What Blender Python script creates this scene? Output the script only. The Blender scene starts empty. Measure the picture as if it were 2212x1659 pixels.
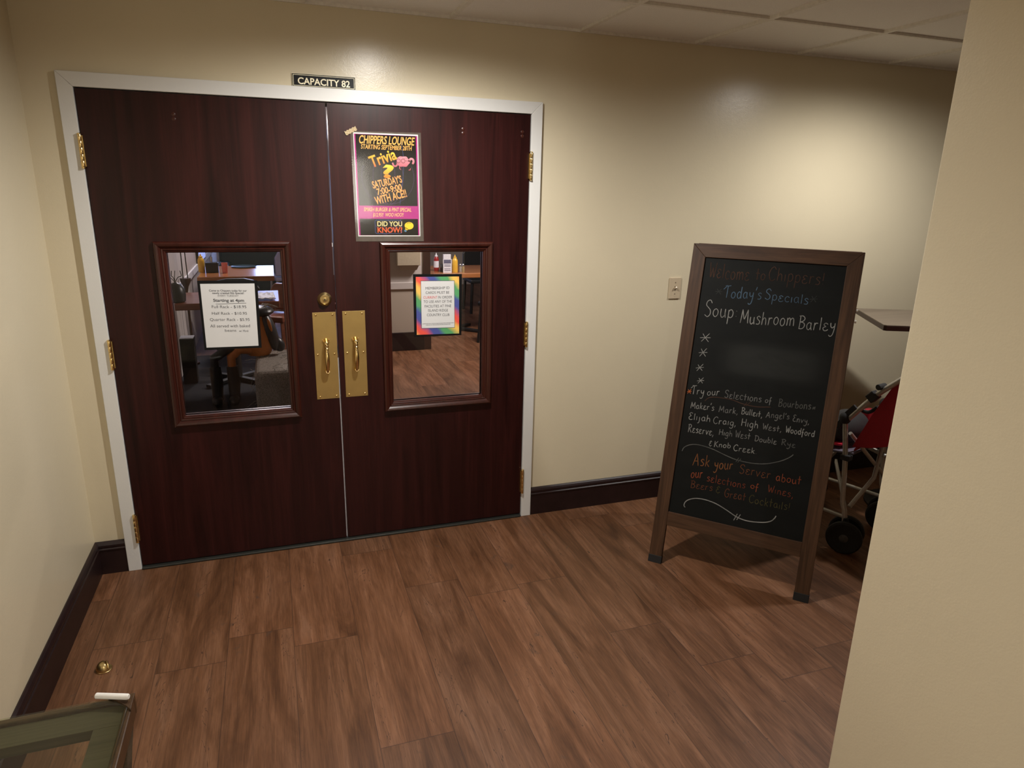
import bpy, math, random
from mathutils import Matrix, Vector
random.seed(7)
scene = bpy.context.scene
COL = scene.collection

# ---------------------------------------------------------------- camera, world, exposure, large lights
cam_data = bpy.data.cameras.new('camera')
cam_data.sensor_width = 36.0
cam_data.lens = 23.935
cam_data.clip_start = 0.02
cam = bpy.data.objects.new('camera', cam_data)
COL.objects.link(cam)
CAM_R = [[0.9452449, 0.0700581, -0.3187538], [-0.3256585, 0.266565, -0.9071327], [0.0214166, 0.9612674, 0.2747842]]
CAM_C = [0.66173, -3.14655, 1.69568]
cam.matrix_world = Matrix([CAM_R[0] + [CAM_C[0]], CAM_R[1] + [CAM_C[1]], CAM_R[2] + [CAM_C[2]], [0, 0, 0, 1]])
scene.camera = cam

world = bpy.data.worlds.new('world')
scene.world = world
world.use_nodes = True
world.node_tree.nodes['Background'].inputs[0].default_value = (1.0, 0.9, 0.78, 1)
world.node_tree.nodes['Background'].inputs[1].default_value = 0.02

scene.view_settings.view_transform = 'Standard'
scene.view_settings.look = 'None'
scene.view_settings.gamma = 1.0
scene.view_settings.exposure = 0.0
scene.view_settings.use_curve_mapping = False

CEIL = 2.392
WARM = (1.0, 0.965, 0.92)


def spot(name, loc, power, cone=150, blend=0.7, radius=0.05, color=WARM, target=None):
    d = bpy.data.lights.new(name, 'SPOT')
    d.energy = power
    d.spot_size = math.radians(cone)
    d.spot_blend = blend
    d.shadow_soft_size = radius
    d.color = color
    o = bpy.data.objects.new(name, d)
    COL.objects.link(o)
    o.location = loc
    if target:
        o.rotation_euler = (Vector(target) - Vector(loc)).to_track_quat('-Z', 'Y').to_euler()
    return o


def area(name, loc, power, sx, sy, color, target):
    d = bpy.data.lights.new(name, 'AREA')
    d.shape = 'RECTANGLE'
    d.size, d.size_y = sx, sy
    d.energy = power
    d.color = color
    o = bpy.data.objects.new(name, d)
    COL.objects.link(o)
    o.location = loc
    o.rotation_euler = (Vector(target) - Vector(loc)).to_track_quat('-Z', 'Y').to_euler()
    return o


CANS = [(1.20, -0.82), (3.57, -0.86), (0.80, -3.95), (1.05, -6.0)]
CAN_POWER = [112, 68, 66, 55]
for (cx, cy), pw in zip(CANS, CAN_POWER):
    spot('downlight_lamp', (cx, cy, CEIL - 0.045), pw, cone=172, blend=0.75, radius=0.038)
# lounge behind the doors
area('lounge_lamp_warm', (3.0, 3.2, CEIL - 0.05), 75, 0.5, 0.5, (1.0, 0.87, 0.80), (2.6, 3.6, 0))
area('lounge_lamp_back', (0.5, 5.3, CEIL - 0.05), 27, 0.4, 0.4, (1.0, 0.88, 0.84), (0.4, 4.6, 0))
area('lounge_window_light', (0.72, 8.85, 1.25), 20, 0.7, 1.7, (0.42, 0.55, 1.0), (0.6, 4.0, 0.6))


# ---------------------------------------------------------------- materials
def new_mat(name):
    m = bpy.data.materials.new(name)
    m.use_nodes = True
    nt = m.node_tree
    return m, nt, nt.nodes, nt.links, nt.nodes['Principled BSDF']


def noise(nt, vec, scale, detail=4.0, rough=0.55, dist=0.0):
    n = nt.nodes.new('ShaderNodeTexNoise')
    n.inputs['Scale'].default_value = scale
    n.inputs['Detail'].default_value = detail
    n.inputs['Roughness'].default_value = rough
    n.inputs['Distortion'].default_value = dist
    if vec is not None:
        nt.links.new(vec, n.inputs['Vector'])
    return n


def mapping(nt, sc=(1, 1, 1), loc=(0, 0, 0), rot=(0, 0, 0), src=None):
    if src is None:
        tc = nt.nodes.new('ShaderNodeTexCoord')
        src = tc.outputs['Object']
    mp = nt.nodes.new('ShaderNodeMapping')
    mp.inputs['Scale'].default_value = sc
    mp.inputs['Location'].default_value = loc
    mp.inputs['Rotation'].default_value = rot
    nt.links.new(src, mp.inputs['Vector'])
    return mp.outputs['Vector']


def ramp(nt, fac, stops, interp='LINEAR'):
    r = nt.nodes.new('ShaderNodeValToRGB')
    r.color_ramp.interpolation = interp
    els = r.color_ramp.elements
    while len(els) > 1:
        els.remove(els[-1])
    els[0].position = stops[0][0]
    els[0].color = tuple(stops[0][1]) + (1,)
    for p, c in stops[1:]:
        e = els.new(p)
        e.color = tuple(c) + (1,)
    nt.links.new(fac, r.inputs['Fac'])
    return r.outputs['Color']


def mixc(nt, fac, a, b, mode='MIX'):
    m = nt.nodes.new('ShaderNodeMix')
    m.data_type = 'RGBA'
    m.blend_type = mode
    ins = {'f': m.inputs[0], 'a': m.inputs[6], 'b': m.inputs[7]}
    for k, v in (('f', fac), ('a', a), ('b', b)):
        if isinstance(v, (int, float)):
            ins[k].default_value = v
        elif isinstance(v, (tuple, list)):
            ins[k].default_value = tuple(v) + (1,) if len(v) == 3 else tuple(v)
        else:
            nt.links.new(v, ins[k])
    return m.outputs[2]


def math_node(nt, op, a, b=None, c=None):
    n = nt.nodes.new('ShaderNodeMath')
    n.operation = op
    for i, v in enumerate((a, b, c)):
        if v is None:
            continue
        if isinstance(v, (int, float)):
            n.inputs[i].default_value = v
        else:
            nt.links.new(v, n.inputs[i])
    return n.outputs[0]


def bump(nt, h, strength, dist=0.002):
    b = nt.nodes.new('ShaderNodeBump')
    b.inputs['Strength'].default_value = strength
    b.inputs['Distance'].default_value = dist
    nt.links.new(h, b.inputs['Height'])
    return b.outputs['Normal']


def plain(name, col, rough=0.5, metal=0.0, vary=0.08, scale=60, bmp=0.0, spec=0.5, coat=0.0):
    m, nt, N, L, bs = new_mat(name)
    v = mapping(nt)
    n = noise(nt, v, scale)
    lo = tuple(max(0, c * (1 - vary)) for c in col)
    hi = tuple(min(1, c * (1 + vary)) for c in col)
    L.new(ramp(nt, n.outputs['Fac'], [(0.3, lo), (0.7, hi)]), bs.inputs['Base Color'])
    bs.inputs['Roughness'].default_value = rough
    bs.inputs['Metallic'].default_value = metal
    bs.inputs['Specular IOR Level'].default_value = spec
    bs.inputs['Coat Weight'].default_value = coat
    if bmp:
        L.new(bump(nt, n.outputs['Fac'], bmp), bs.inputs['Normal'])
    return m


def paint(name, col, rough=0.38, tex=0.25, spec=0.4):
    m, nt, N, L, bs = new_mat(name)
    v = mapping(nt)
    big = noise(nt, v, 1.3, 3)
    fine = noise(nt, v, 190, 3, 0.6)
    mid = noise(nt, v, 45, 2, 0.5)
    lo = tuple(c * 0.97 for c in col)
    hi = tuple(min(1, c * 1.03) for c in col)
    L.new(ramp(nt, big.outputs['Fac'], [(0.3, lo), (0.7, hi)]), bs.inputs['Base Color'])
    h = math_node(nt, 'ADD', fine.outputs['Fac'], mid.outputs['Fac'])
    L.new(bump(nt, h, tex, 0.0015), bs.inputs['Normal'])
    bs.inputs['Roughness'].default_value = rough
    bs.inputs['Specular IOR Level'].default_value = spec
    return m


def wood(name, dark, light, axis='Z', rough=0.4, scale=1.0, spec=0.5, contrast=(0.25, 0.75), bmp=0.08, pores=True, coat=0.0, swirl=1.0):
    """grain running along `axis`"""
    m, nt, N, L, bs = new_mat(name)
    sc = {'X': (0.9, 14, 14), 'Y': (14, 0.9, 14), 'Z': (14, 14, 0.9)}[axis]
    v = mapping(nt, tuple(s * scale for s in sc))
    n1 = noise(nt, v, 1.0, 5, 0.6, swirl)
    scf = {'X': (3, 160, 160), 'Y': (160, 3, 160), 'Z': (160, 160, 3)}[axis]
    vf = mapping(nt, tuple(s * scale for s in scf))
    n2 = noise(nt, vf, 1.0, 3, 0.6)
    base = ramp(nt, n1.outputs['Fac'], [(contrast[0], dark), (contrast[1], light)])
    fine = ramp(nt, n2.outputs['Fac'], [(0.35, (0.72, 0.72, 0.72)), (0.62, (1.06, 1.06, 1.06))])
    c = mixc(nt, 0.8 if pores else 0.3, base, fine, 'MULTIPLY')
    L.new(c, bs.inputs['Base Color'])
    L.new(bump(nt, n2.outputs['Fac'], bmp, 0.001), bs.inputs['Normal'])
    bs.inputs['Roughness'].default_value = rough
    bs.inputs['Specular IOR Level'].default_value = spec
    bs.inputs['Coat Weight'].default_value = coat
    bs.inputs['Coat Roughness'].default_value = 0.2
    return m


def glass(name, tint=(1, 1, 1), rough=0.0, ior=1.5):
    m = bpy.data.materials.new(name)
    m.use_nodes = True
    nt = m.node_tree
    nt.nodes.remove(nt.nodes['Principled BSDF'])
    out = nt.nodes['Material Output']
    tr = nt.nodes.new('ShaderNodeBsdfTransparent')
    tr.inputs['Color'].default_value = tuple(tint) + (1,)
    gl = nt.nodes.new('ShaderNodeBsdfGlossy')
    gl.inputs['Roughness'].default_value = rough
    fr = nt.nodes.new('ShaderNodeFresnel')
    fr.inputs['IOR'].default_value = ior
    v = mapping(nt)
    n = noise(nt, v, 6, 2)
    nt.links.new(bump(nt, n.outputs['Fac'], 0.02, 0.002), gl.inputs['Normal'])
    mx = nt.nodes.new('ShaderNodeMixShader')
    geo = nt.nodes.new('ShaderNodeNewGeometry')
    nt.links.new(math_node(nt, 'MULTIPLY', fr.outputs[0], math_node(nt, 'SUBTRACT', 1.0, geo.outputs['Backfacing'])), mx.inputs[0])
    nt.links.new(tr.outputs[0], mx.inputs[1])
    nt.links.new(gl.outputs[0], mx.inputs[2])
    nt.links.new(mx.outputs[0], out.inputs['Surface'])
    return m


def emit(name, col, strength):
    m, nt, N, L, bs = new_mat(name)
    bs.inputs['Base Color'].default_value = (0.8, 0.8, 0.8, 1)
    bs.inputs['Emission Color'].default_value = tuple(col) + (1,)
    bs.inputs['Emission Strength'].default_value = strength
    return m


def floor_material():
    m, nt, N, L, bs = new_mat('wood_plank_floor')
    tc = N.new('ShaderNodeTexCoord')
    sep = N.new('ShaderNodeSeparateXYZ')
    L.new(tc.outputs['Object'], sep.inputs[0])
    PW, PL = 0.2385, 1.22
    xs = math_node(nt, 'DIVIDE', math_node(nt, 'SUBTRACT', sep.outputs['X'], 0.396), PW)
    row = math_node(nt, 'FLOOR', xs)
    fx = math_node(nt, 'FRACT', xs)
    wn = N.new('ShaderNodeTexWhiteNoise')
    wn.noise_dimensions = '1D'
    L.new(math_node(nt, 'ADD', row, 31.0), wn.inputs['W'])
    ys = math_node(nt, 'ADD', math_node(nt, 'DIVIDE', sep.outputs['Y'], PL), wn.outputs['Value'])
    seg = math_node(nt, 'FLOOR', ys)
    fy = math_node(nt, 'FRACT', ys)
    comb = N.new('ShaderNodeCombineXYZ')
    L.new(row, comb.inputs[0])
    L.new(seg, comb.inputs[1])
    wn2 = N.new('ShaderNodeTexWhiteNoise')
    wn2.noise_dimensions = '2D'
    L.new(comb.outputs[0], wn2.inputs['Vector'])
    # plank-local coordinate shifted at random per plank
    off = N.new('ShaderNodeVectorMath')
    off.operation = 'SCALE'
    L.new(wn2.outputs['Color'], off.inputs[0])
    off.inputs['Scale'].default_value = 17.0
    add = N.new('ShaderNodeVectorMath')
    add.operation = 'ADD'
    L.new(tc.outputs['Object'], add.inputs[0])
    L.new(off.outputs[0], add.inputs[1])
    p = add.outputs[0]
    broad = noise(nt, mapping(nt, (9, 1.3, 1), src=p), 1.0, 5, 0.6, 1.2)
    grain = noise(nt, mapping(nt, (70, 3.5, 1), src=p), 1.0, 5, 0.65, 0.6)
    hair = noise(nt, mapping(nt, (330, 12, 1), src=p), 1.0, 3, 0.6, 0.2)
    crack = noise(nt, mapping(nt, (16, 1.7, 1), src=p), 1.0, 3, 0.5, 2.2)
    knot = noise(nt, mapping(nt, (7, 4.5, 1), src=p), 1.0, 4, 0.6, 2.5)
    base = ramp(nt, broad.outputs['Fac'], [(0.25, (0.064, 0.0255, 0.0105)), (0.42, (0.135, 0.058, 0.0255)),
                                           (0.58, (0.198, 0.092, 0.046)), (0.78, (0.258, 0.133, 0.077))])
    tone = ramp(nt, wn2.outputs['Value'], [(0.0, (0.86, 0.87, 0.90)), (0.5, (1.0, 1.0, 1.0)), (1.0, (1.12, 1.09, 1.09))])
    c = mixc(nt, 1.0, base, tone, 'MULTIPLY')
    c = mixc(nt, 0.75, c, ramp(nt, grain.outputs['Fac'], [(0.3, (0.62, 0.60, 0.58)), (0.6, (1.08, 1.08, 1.08))]), 'MULTIPLY')
    c = mixc(nt, 0.6, c, ramp(nt, hair.outputs['Fac'], [(0.35, (0.7, 0.68, 0.66)), (0.6, (1.1, 1.1, 1.1))]), 'MULTIPLY')
    kn = ramp(nt, knot.outputs['Fac'], [(0.66, (0, 0, 0)), (0.80, (1, 1, 1))])
    c = mixc(nt, kn, c, (0.085, 0.052, 0.036))
    d = math_node(nt, 'ABSOLUTE', math_node(nt, 'SUBTRACT', crack.outputs['Fac'], 0.5))
    cr = math_node(nt, 'MULTIPLY', math_node(nt, 'LESS_THAN', d, 0.0038),
                   math_node(nt, 'GREATER_THAN', broad.outputs['Fac'], 0.55))
    c = mixc(nt, math_node(nt, 'MULTIPLY', cr, 0.75), c, (0.03, 0.015, 0.010))
    # plank joints
    ex = math_node(nt, 'LESS_THAN', math_node(nt, 'MINIMUM', fx, math_node(nt, 'SUBTRACT', 1.0, fx)), 0.006)
    ey = math_node(nt, 'LESS_THAN', math_node(nt, 'MINIMUM', fy, math_node(nt, 'SUBTRACT', 1.0, fy)), 0.0014)
    j = math_node(nt, 'MAXIMUM', ex, ey)
    c = mixc(nt, math_node(nt, 'MULTIPLY', j, 0.55), c, (0.035, 0.018, 0.012))
    L.new(c, bs.inputs['Base Color'])
    bs.inputs['Roughness'].default_value = 0.48
    bs.inputs['Specular IOR Level'].default_value = 0.35
    h = math_node(nt, 'SUBTRACT', hair.outputs['Fac'], math_node(nt, 'MULTIPLY', j, 1.0))
    L.new(bump(nt, h, 0.15, 0.001), bs.inputs['Normal'])
    return m


def chalkboard_material():
    m, nt, N, L, bs = new_mat('black_chalkboard')
    v = mapping(nt)
    sep = N.new('ShaderNodeSeparateXYZ')
    L.new(v, sep.inputs[0])
    n = noise(nt, mapping(nt, (5, 5, 14), rot=(0, 0.2, 0)), 1.0, 5, 0.6, 0.8)
    # wiped patch: soft rounded rectangle around (0.405, 1.02)
    dx = math_node(nt, 'POWER', math_node(nt, 'ABSOLUTE', math_node(nt, 'DIVIDE', math_node(nt, 'SUBTRACT', sep.outputs['X'], 0.41), 0.225)), 5)
    dz = math_node(nt, 'POWER', math_node(nt, 'ABSOLUTE', math_node(nt, 'DIVIDE', math_node(nt, 'SUBTRACT', sep.outputs['Z'], 1.01), 0.085)), 4)
    rr = math_node(nt, 'ADD', math_node(nt, 'ADD', dx, dz), math_node(nt, 'MULTIPLY', n.outputs['Fac'], 0.9))
    mask = ramp(nt, rr, [(0.45, (1, 1, 1)), (1.0, (0.25, 0.25, 0.25)), ])
    mask2 = ramp(nt, math_node(nt, 'MULTIPLY', rr, 0.5), [(0.5, (1, 1, 1)), (0.95, (0, 0, 0))])
    k = mixc(nt, 1.0, mask, mask2, 'MULTIPLY')
    k = mixc(nt, 1.0, k, ramp(nt, n.outputs['Fac'], [(0.3, (0.45, 0.45, 0.45)), (0.7, (1, 1, 1))]), 'MULTIPLY')
    dust = ramp(nt, n.outputs['Fac'], [(0.35, (0.0050, 0.0056, 0.0052)), (0.75, (0.0075, 0.0082, 0.0076))])
    c = mixc(nt, k, dust, (0.026, 0.027, 0.025))
    L.new(c, bs.inputs['Base Color'])
    bs.inputs['Roughness'].default_value = 0.6
    bs.inputs['Specular IOR Level'].default_value = 0.15
    return m


def chalk_material(name, col):
    m, nt, N, L, bs = new_mat(name)
    v = mapping(nt)
    n = noise(nt, v, 420, 4, 0.7)
    n2 = noise(nt, v, 26, 2, 0.5)
    lo = tuple(c * 0.45 for c in col)
    s = math_node(nt, 'ADD', math_node(nt, 'MULTIPLY', n.outputs['Fac'], 0.6), math_node(nt, 'MULTIPLY', n2.outputs['Fac'], 0.4))
    L.new(ramp(nt, s, [(0.38, lo), (0.6, col)]), bs.inputs['Base Color'])
    bs.inputs['Roughness'].default_value = 0.95
    bs.inputs['Specular IOR Level'].default_value = 0.05
    return m


def rainbow_material():
    m, nt, N, L, bs = new_mat('tie_dye_border_print')
    v = mapping(nt, (1, 1, 1))
    sep = N.new('ShaderNodeSeparateXYZ')
    L.new(v, sep.inputs[0])
    n = noise(nt, v, 14, 2)
    # diagonal bands
    a = math_node(nt, 'ADD', math_node(nt, 'MULTIPLY', sep.outputs['X'], -4.3), math_node(nt, 'MULTIPLY', sep.outputs['Z'], -4.2))
    a = math_node(nt, 'FRACT', math_node(nt, 'ADD', a, math_node(nt, 'ADD', 0.04, math_node(nt, 'MULTIPLY', n.outputs['Fac'], 0.22))))
    red, yel, grn, blu = (0.85, 0.10, 0.07), (0.88, 0.55, 0.12), (0.10, 0.36, 0.14), (0.07, 0.09, 0.32)
    c = ramp(nt, a, [(0.0, red), (0.06, red), (0.2, yel), (0.28, yel), (0.42, grn), (0.55, grn), (0.68, blu), (0.82, blu), (1.0, red)])
    L.new(c, bs.inputs['Base Color'])
    bs.inputs['Roughness'].default_value = 0.35
    return m


def gradient_mat(name, z0, z1, c0, c1, rough=0.25):
    m, nt, N, L, bs = new_mat(name)
    v = mapping(nt)
    sep = N.new('ShaderNodeSeparateXYZ')
    L.new(v, sep.inputs[0])
    t = math_node(nt, 'DIVIDE', math_node(nt, 'SUBTRACT', sep.outputs['Z'], z0), z1 - z0)
    L.new(ramp(nt, t, [(0, c0), (1, c1)]), bs.inputs['Base Color'])
    bs.inputs['Roughness'].default_value = rough
    return m


M = {}
M['wall'] = paint('cream_wall_paint', (0.69, 0.612, 0.443), rough=0.27, tex=0.16, spec=0.45)
M['lounge_wall'] = paint('lounge_grey_paint', (0.52, 0.47, 0.44), rough=0.6)
M['lounge_panel'] = paint('lounge_tan_paint', (0.44, 0.37, 0.30), rough=0.6)
M['ceiling'] = plain('ceiling_tile', (0.86, 0.84, 0.81), rough=0.9, vary=0.06, scale=300, bmp=0.5, spec=0.1)
M['grid'] = plain('ceiling_grid_metal', (0.78, 0.75, 0.69), rough=0.7)
M['casing'] = paint('white_gloss_paint', (0.74, 0.74, 0.72), rough=0.28, tex=0.12, spec=0.5)
M['baseboard'] = plain('espresso_baseboard', (0.016, 0.006, 0.006), rough=0.42, vary=0.25, scale=25)
M['floor'] = floor_material()
M['door'] = wood('mahogany_door_veneer', (0.010, 0.0016, 0.0018), (0.043, 0.0080, 0.0072), 'Z', rough=0.33, scale=0.9, spec=0.32, swirl=1.6)
M['mould'] = wood('mahogany_moulding', (0.026, 0.0055, 0.0036), (0.062, 0.0135, 0.0080), 'Z', rough=0.3, scale=1.3, spec=0.5)
M['pane'] = glass('door_glass', (0.93, 0.94, 0.95))
M['brass'] = plain('polished_brass', (0.86, 0.64, 0.30), rough=0.2, metal=1.0, vary=0.05)
M['satin_brass'] = plain('satin_brass_plate', (0.52, 0.36, 0.13), rough=0.36, metal=0.75, vary=0.06, scale=12)
M['old_brass'] = plain('aged_brass', (0.58, 0.43, 0.19), rough=0.32, metal=1.0, vary=0.15)
M['black'] = plain('matte_black', (0.008, 0.008, 0.008), rough=0.5)
M['black_tape'] = plain('black_card_border', (0.0045, 0.0045, 0.0045), rough=0.55, spec=0.2)
M['paper'] = plain('white_paper', (0.68, 0.68, 0.675), rough=0.6, vary=0.02, scale=8)
M['threshold'] = plain('dark_metal_threshold', (0.045, 0.046, 0.04), rough=0.45, metal=0.5)
M['gap_pale'] = plain('pale_gap_strip', (0.62, 0.60, 0.62), rough=0.7)  # pale colour imitating light in the door gap, also on the latch tab
M['switch'] = plain('almond_plastic', (0.56, 0.46, 0.32), rough=0.35, vary=0.02)
M['board_frame'] = wood('dark_stained_pine', (0.030, 0.013, 0.0055), (0.108, 0.051, 0.024), 'Z', rough=0.55, scale=1.1, spec=0.3, swirl=2.5)
M['board_rail'] = wood('dark_stained_pine_rail', (0.030, 0.013, 0.0055), (0.108, 0.051, 0.024), 'X', rough=0.55, scale=1.1, spec=0.3, swirl=2.5)
M['board'] = chalkboard_material()
M['steel'] = plain('bright_steel', (0.6, 0.6, 0.6), rough=0.3, metal=1.0)
M['alu'] = plain('grey_aluminium_tube', (0.55, 0.53, 0.49), rough=0.42, metal=0.6)
M['red_cloth'] = plain('dark_red_nylon', (0.36, 0.010, 0.022), rough=0.75, vary=0.12, scale=200, bmp=0.2)
M['bright_red'] = plain('bright_red_webbing', (0.85, 0.03, 0.08), rough=0.7)
M['mauve'] = plain('grey_mauve_nylon', (0.16, 0.14, 0.19), rough=0.8)
M['dark_grey'] = plain('charcoal_mesh', (0.03, 0.03, 0.032), rough=0.8)
M['rubber'] = plain('black_rubber', (0.009, 0.0085, 0.0085), rough=0.7, vary=0.2)
M['hub'] = plain('grey_plastic_hub', (0.065, 0.063, 0.063), rough=0.5, vary=0.3)
M['counter'] = wood('grey_brown_laminate', (0.135, 0.105, 0.078), (0.20, 0.16, 0.12), 'X', rough=0.45, pores=False)
M['counter_edge'] = plain('dark_edge_band', (0.035, 0.014, 0.010), rough=0.4)
M['table_wood'] = wood('olive_brown_stained_wood', (0.055, 0.043, 0.028), (0.110, 0.088, 0.058), 'X', rough=0.35)
M['table_dark'] = wood('dark_brown_stained_wood', (0.040, 0.018, 0.008), (0.09, 0.045, 0.018), 'Z', rough=0.35)
M['table_glass'] = glass('greenish_table_glass', (0.88, 0.905, 0.83), ior=1.5)
M['chalk'] = plain('white_chalk_stick', (0.86, 0.84, 0.80), rough=0.9, vary=0.04)
M['sign_black'] = plain('engraved_black_plastic', (0.004, 0.004, 0.004), rough=0.45, spec=0.2)
M['gold'] = plain('gold_engraving', (0.95, 0.86, 0.62), rough=0.4)
M['ink'] = plain('grey_black_ink', (0.055, 0.055, 0.06), rough=0.6)
M['pen'] = plain('dark_pen_ink', (0.012, 0.012, 0.016), rough=0.5)
M['red'] = plain('red_ink', (0.62, 0.07, 0.06), rough=0.6)
M['rainbow'] = rainbow_material()
M['laminate'] = glass('laminate_film', (0.93, 0.92, 0.90), rough=0.06)
_m, _nt, _N, _L, _bs = new_mat('laminate_edge_film')
_bs.inputs['Base Color'].default_value = (0.10, 0.085, 0.075, 1)
_bs.inputs['Roughness'].default_value = 0.12
_L.new(ramp(_nt, noise(_nt, mapping(_nt), 40).outputs['Fac'], [(0.3, (0.09, 0.075, 0.065)), (0.7, (0.12, 0.10, 0.09))]), _bs.inputs['Base Color'])
M['film_edge'] = _m
GL = dict(orange=(0.82, 0.42, 0.10), peach=(0.86, 0.36, 0.11), sand=(0.82, 0.48, 0.18), cream=(0.88, 0.70, 0.32), vermilion=(0.82, 0.12, 0.04))
for k, c in GL.items():
    M[k] = plain('print_' + k, c, rough=0.3, vary=0.03)
M['amber'] = gradient_mat('print_amber_blend', 0.085, 0.150, (0.80, 0.10, 0.02), (0.90, 0.55, 0.05))
M['yellow'] = gradient_mat('print_yellow_blend', 0.045, 0.095, (0.85, 0.20, 0.02), (0.92, 0.60, 0.05))
M['poster_black'] = plain('print_black', (0.006, 0.006, 0.007), rough=0.14)
M['magenta'] = plain('print_magenta', (0.42, 0.03, 0.22), rough=0.2, vary=0.04)
M['pink'] = gradient_mat('print_pink_blend', 0.085, 0.138, (0.45, 0.10, 0.14), (0.80, 0.30, 0.36))
M['purple_line'] = plain('print_purple_line', (0.13, 0.07, 0.22), rough=0.3)
M['blue_line'] = plain('print_blue_line', (0.06, 0.10, 0.32), rough=0.3)
M['bulb_yellow'] = plain('print_yellow', (0.88, 0.62, 0.04), rough=0.3)
M['steel_blue'] = plain('print_steel_blue', (0.10, 0.22, 0.38), rough=0.3)
M['tape'] = plain('yellowed_tape', (0.34, 0.25, 0.12), rough=0.25, vary=0.3, scale=300, bmp=0.6)
CH = dict(white=(0.33, 0.325, 0.305), grey=(0.21, 0.206, 0.195), dim=(0.13, 0.13, 0.12), faint=(0.055, 0.058, 0.055), brown=(0.085, 0.047, 0.034),
          blue=(0.10, 0.16, 0.23), orange=(0.50, 0.13, 0.04), rust=(0.25, 0.10, 0.04), rust2=(0.17, 0.065, 0.032), red=(0.34, 0.085, 0.04),
          red2=(0.22, 0.055, 0.03), brick=(0.15, 0.055, 0.03), olive=(0.085, 0.072, 0.03))
for k, c in CH.items():
    M['chalk_' + k] = chalk_material('chalk_' + k, c)
# lounge
M['plank_top'] = wood('orange_plank_table', (0.30, 0.10, 0.030), (0.52, 0.22, 0.085), 'X', rough=0.22, scale=0.8, coat=0.5)
M['red_wood'] = wood('reddish_table_wood', (0.16, 0.045, 0.022), (0.30, 0.10, 0.055), 'X', rough=0.3)
M['dark_wood'] = wood('dark_walnut', (0.028, 0.010, 0.008), (0.055, 0.022, 0.016), 'Z', rough=0.35)
M['vinyl'] = plain('black_vinyl', (0.012, 0.015, 0.017), rough=0.35)
M['teal'] = plain('dark_teal_leather', (0.010, 0.030, 0.036), rough=0.35)
M['mustard'] = plain('mustard_yellow_plastic', (0.80, 0.47, 0.05), rough=0.3)
M['ketchup'] = plain('ketchup_red_plastic', (0.30, 0.012, 0.015), rough=0.3)
M['pinkcloth'] = plain('salmon_pink_plastic', (0.75, 0.22, 0.20), rough=0.5)
M['white_plastic'] = plain('white_card', (0.75, 0.75, 0.80), rough=0.5)
M['grey_print'] = plain('grey_print', (0.12, 0.12, 0.20), rough=0.5)
M['orange_skin'] = wood('orange_ribbed_skin', (0.40, 0.11, 0.012), (0.62, 0.20, 0.03), 'Z', rough=0.5, scale=0.7, pores=False)
M['straw'] = plain('grey_straw', (0.30, 0.27, 0.23), rough=0.9, vary=0.6, scale=130, bmp=1.0)
M['dark_rug'] = plain('blue_black_rug', (0.006, 0.007, 0.011), rough=0.9, vary=0.3, scale=80)
M['carton'] = plain('dark_carton', (0.022, 0.019, 0.017), rough=0.6)
M['wall_box'] = plain('beige_metal_box', (0.42, 0.35, 0.25), rough=0.5)
M['bluewin'] = emit('dusk_blue_window', (0.25, 0.38, 1.0), 0.75)
M['hall_fill'] = emit('hall_fill_glow', (1.0, 0.94, 0.84), 6.0)  # fill glow of the window added behind the viewer
M['canglow'] = emit('lamp_glow', (1.0, 0.9, 0.75), 12.0)


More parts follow.
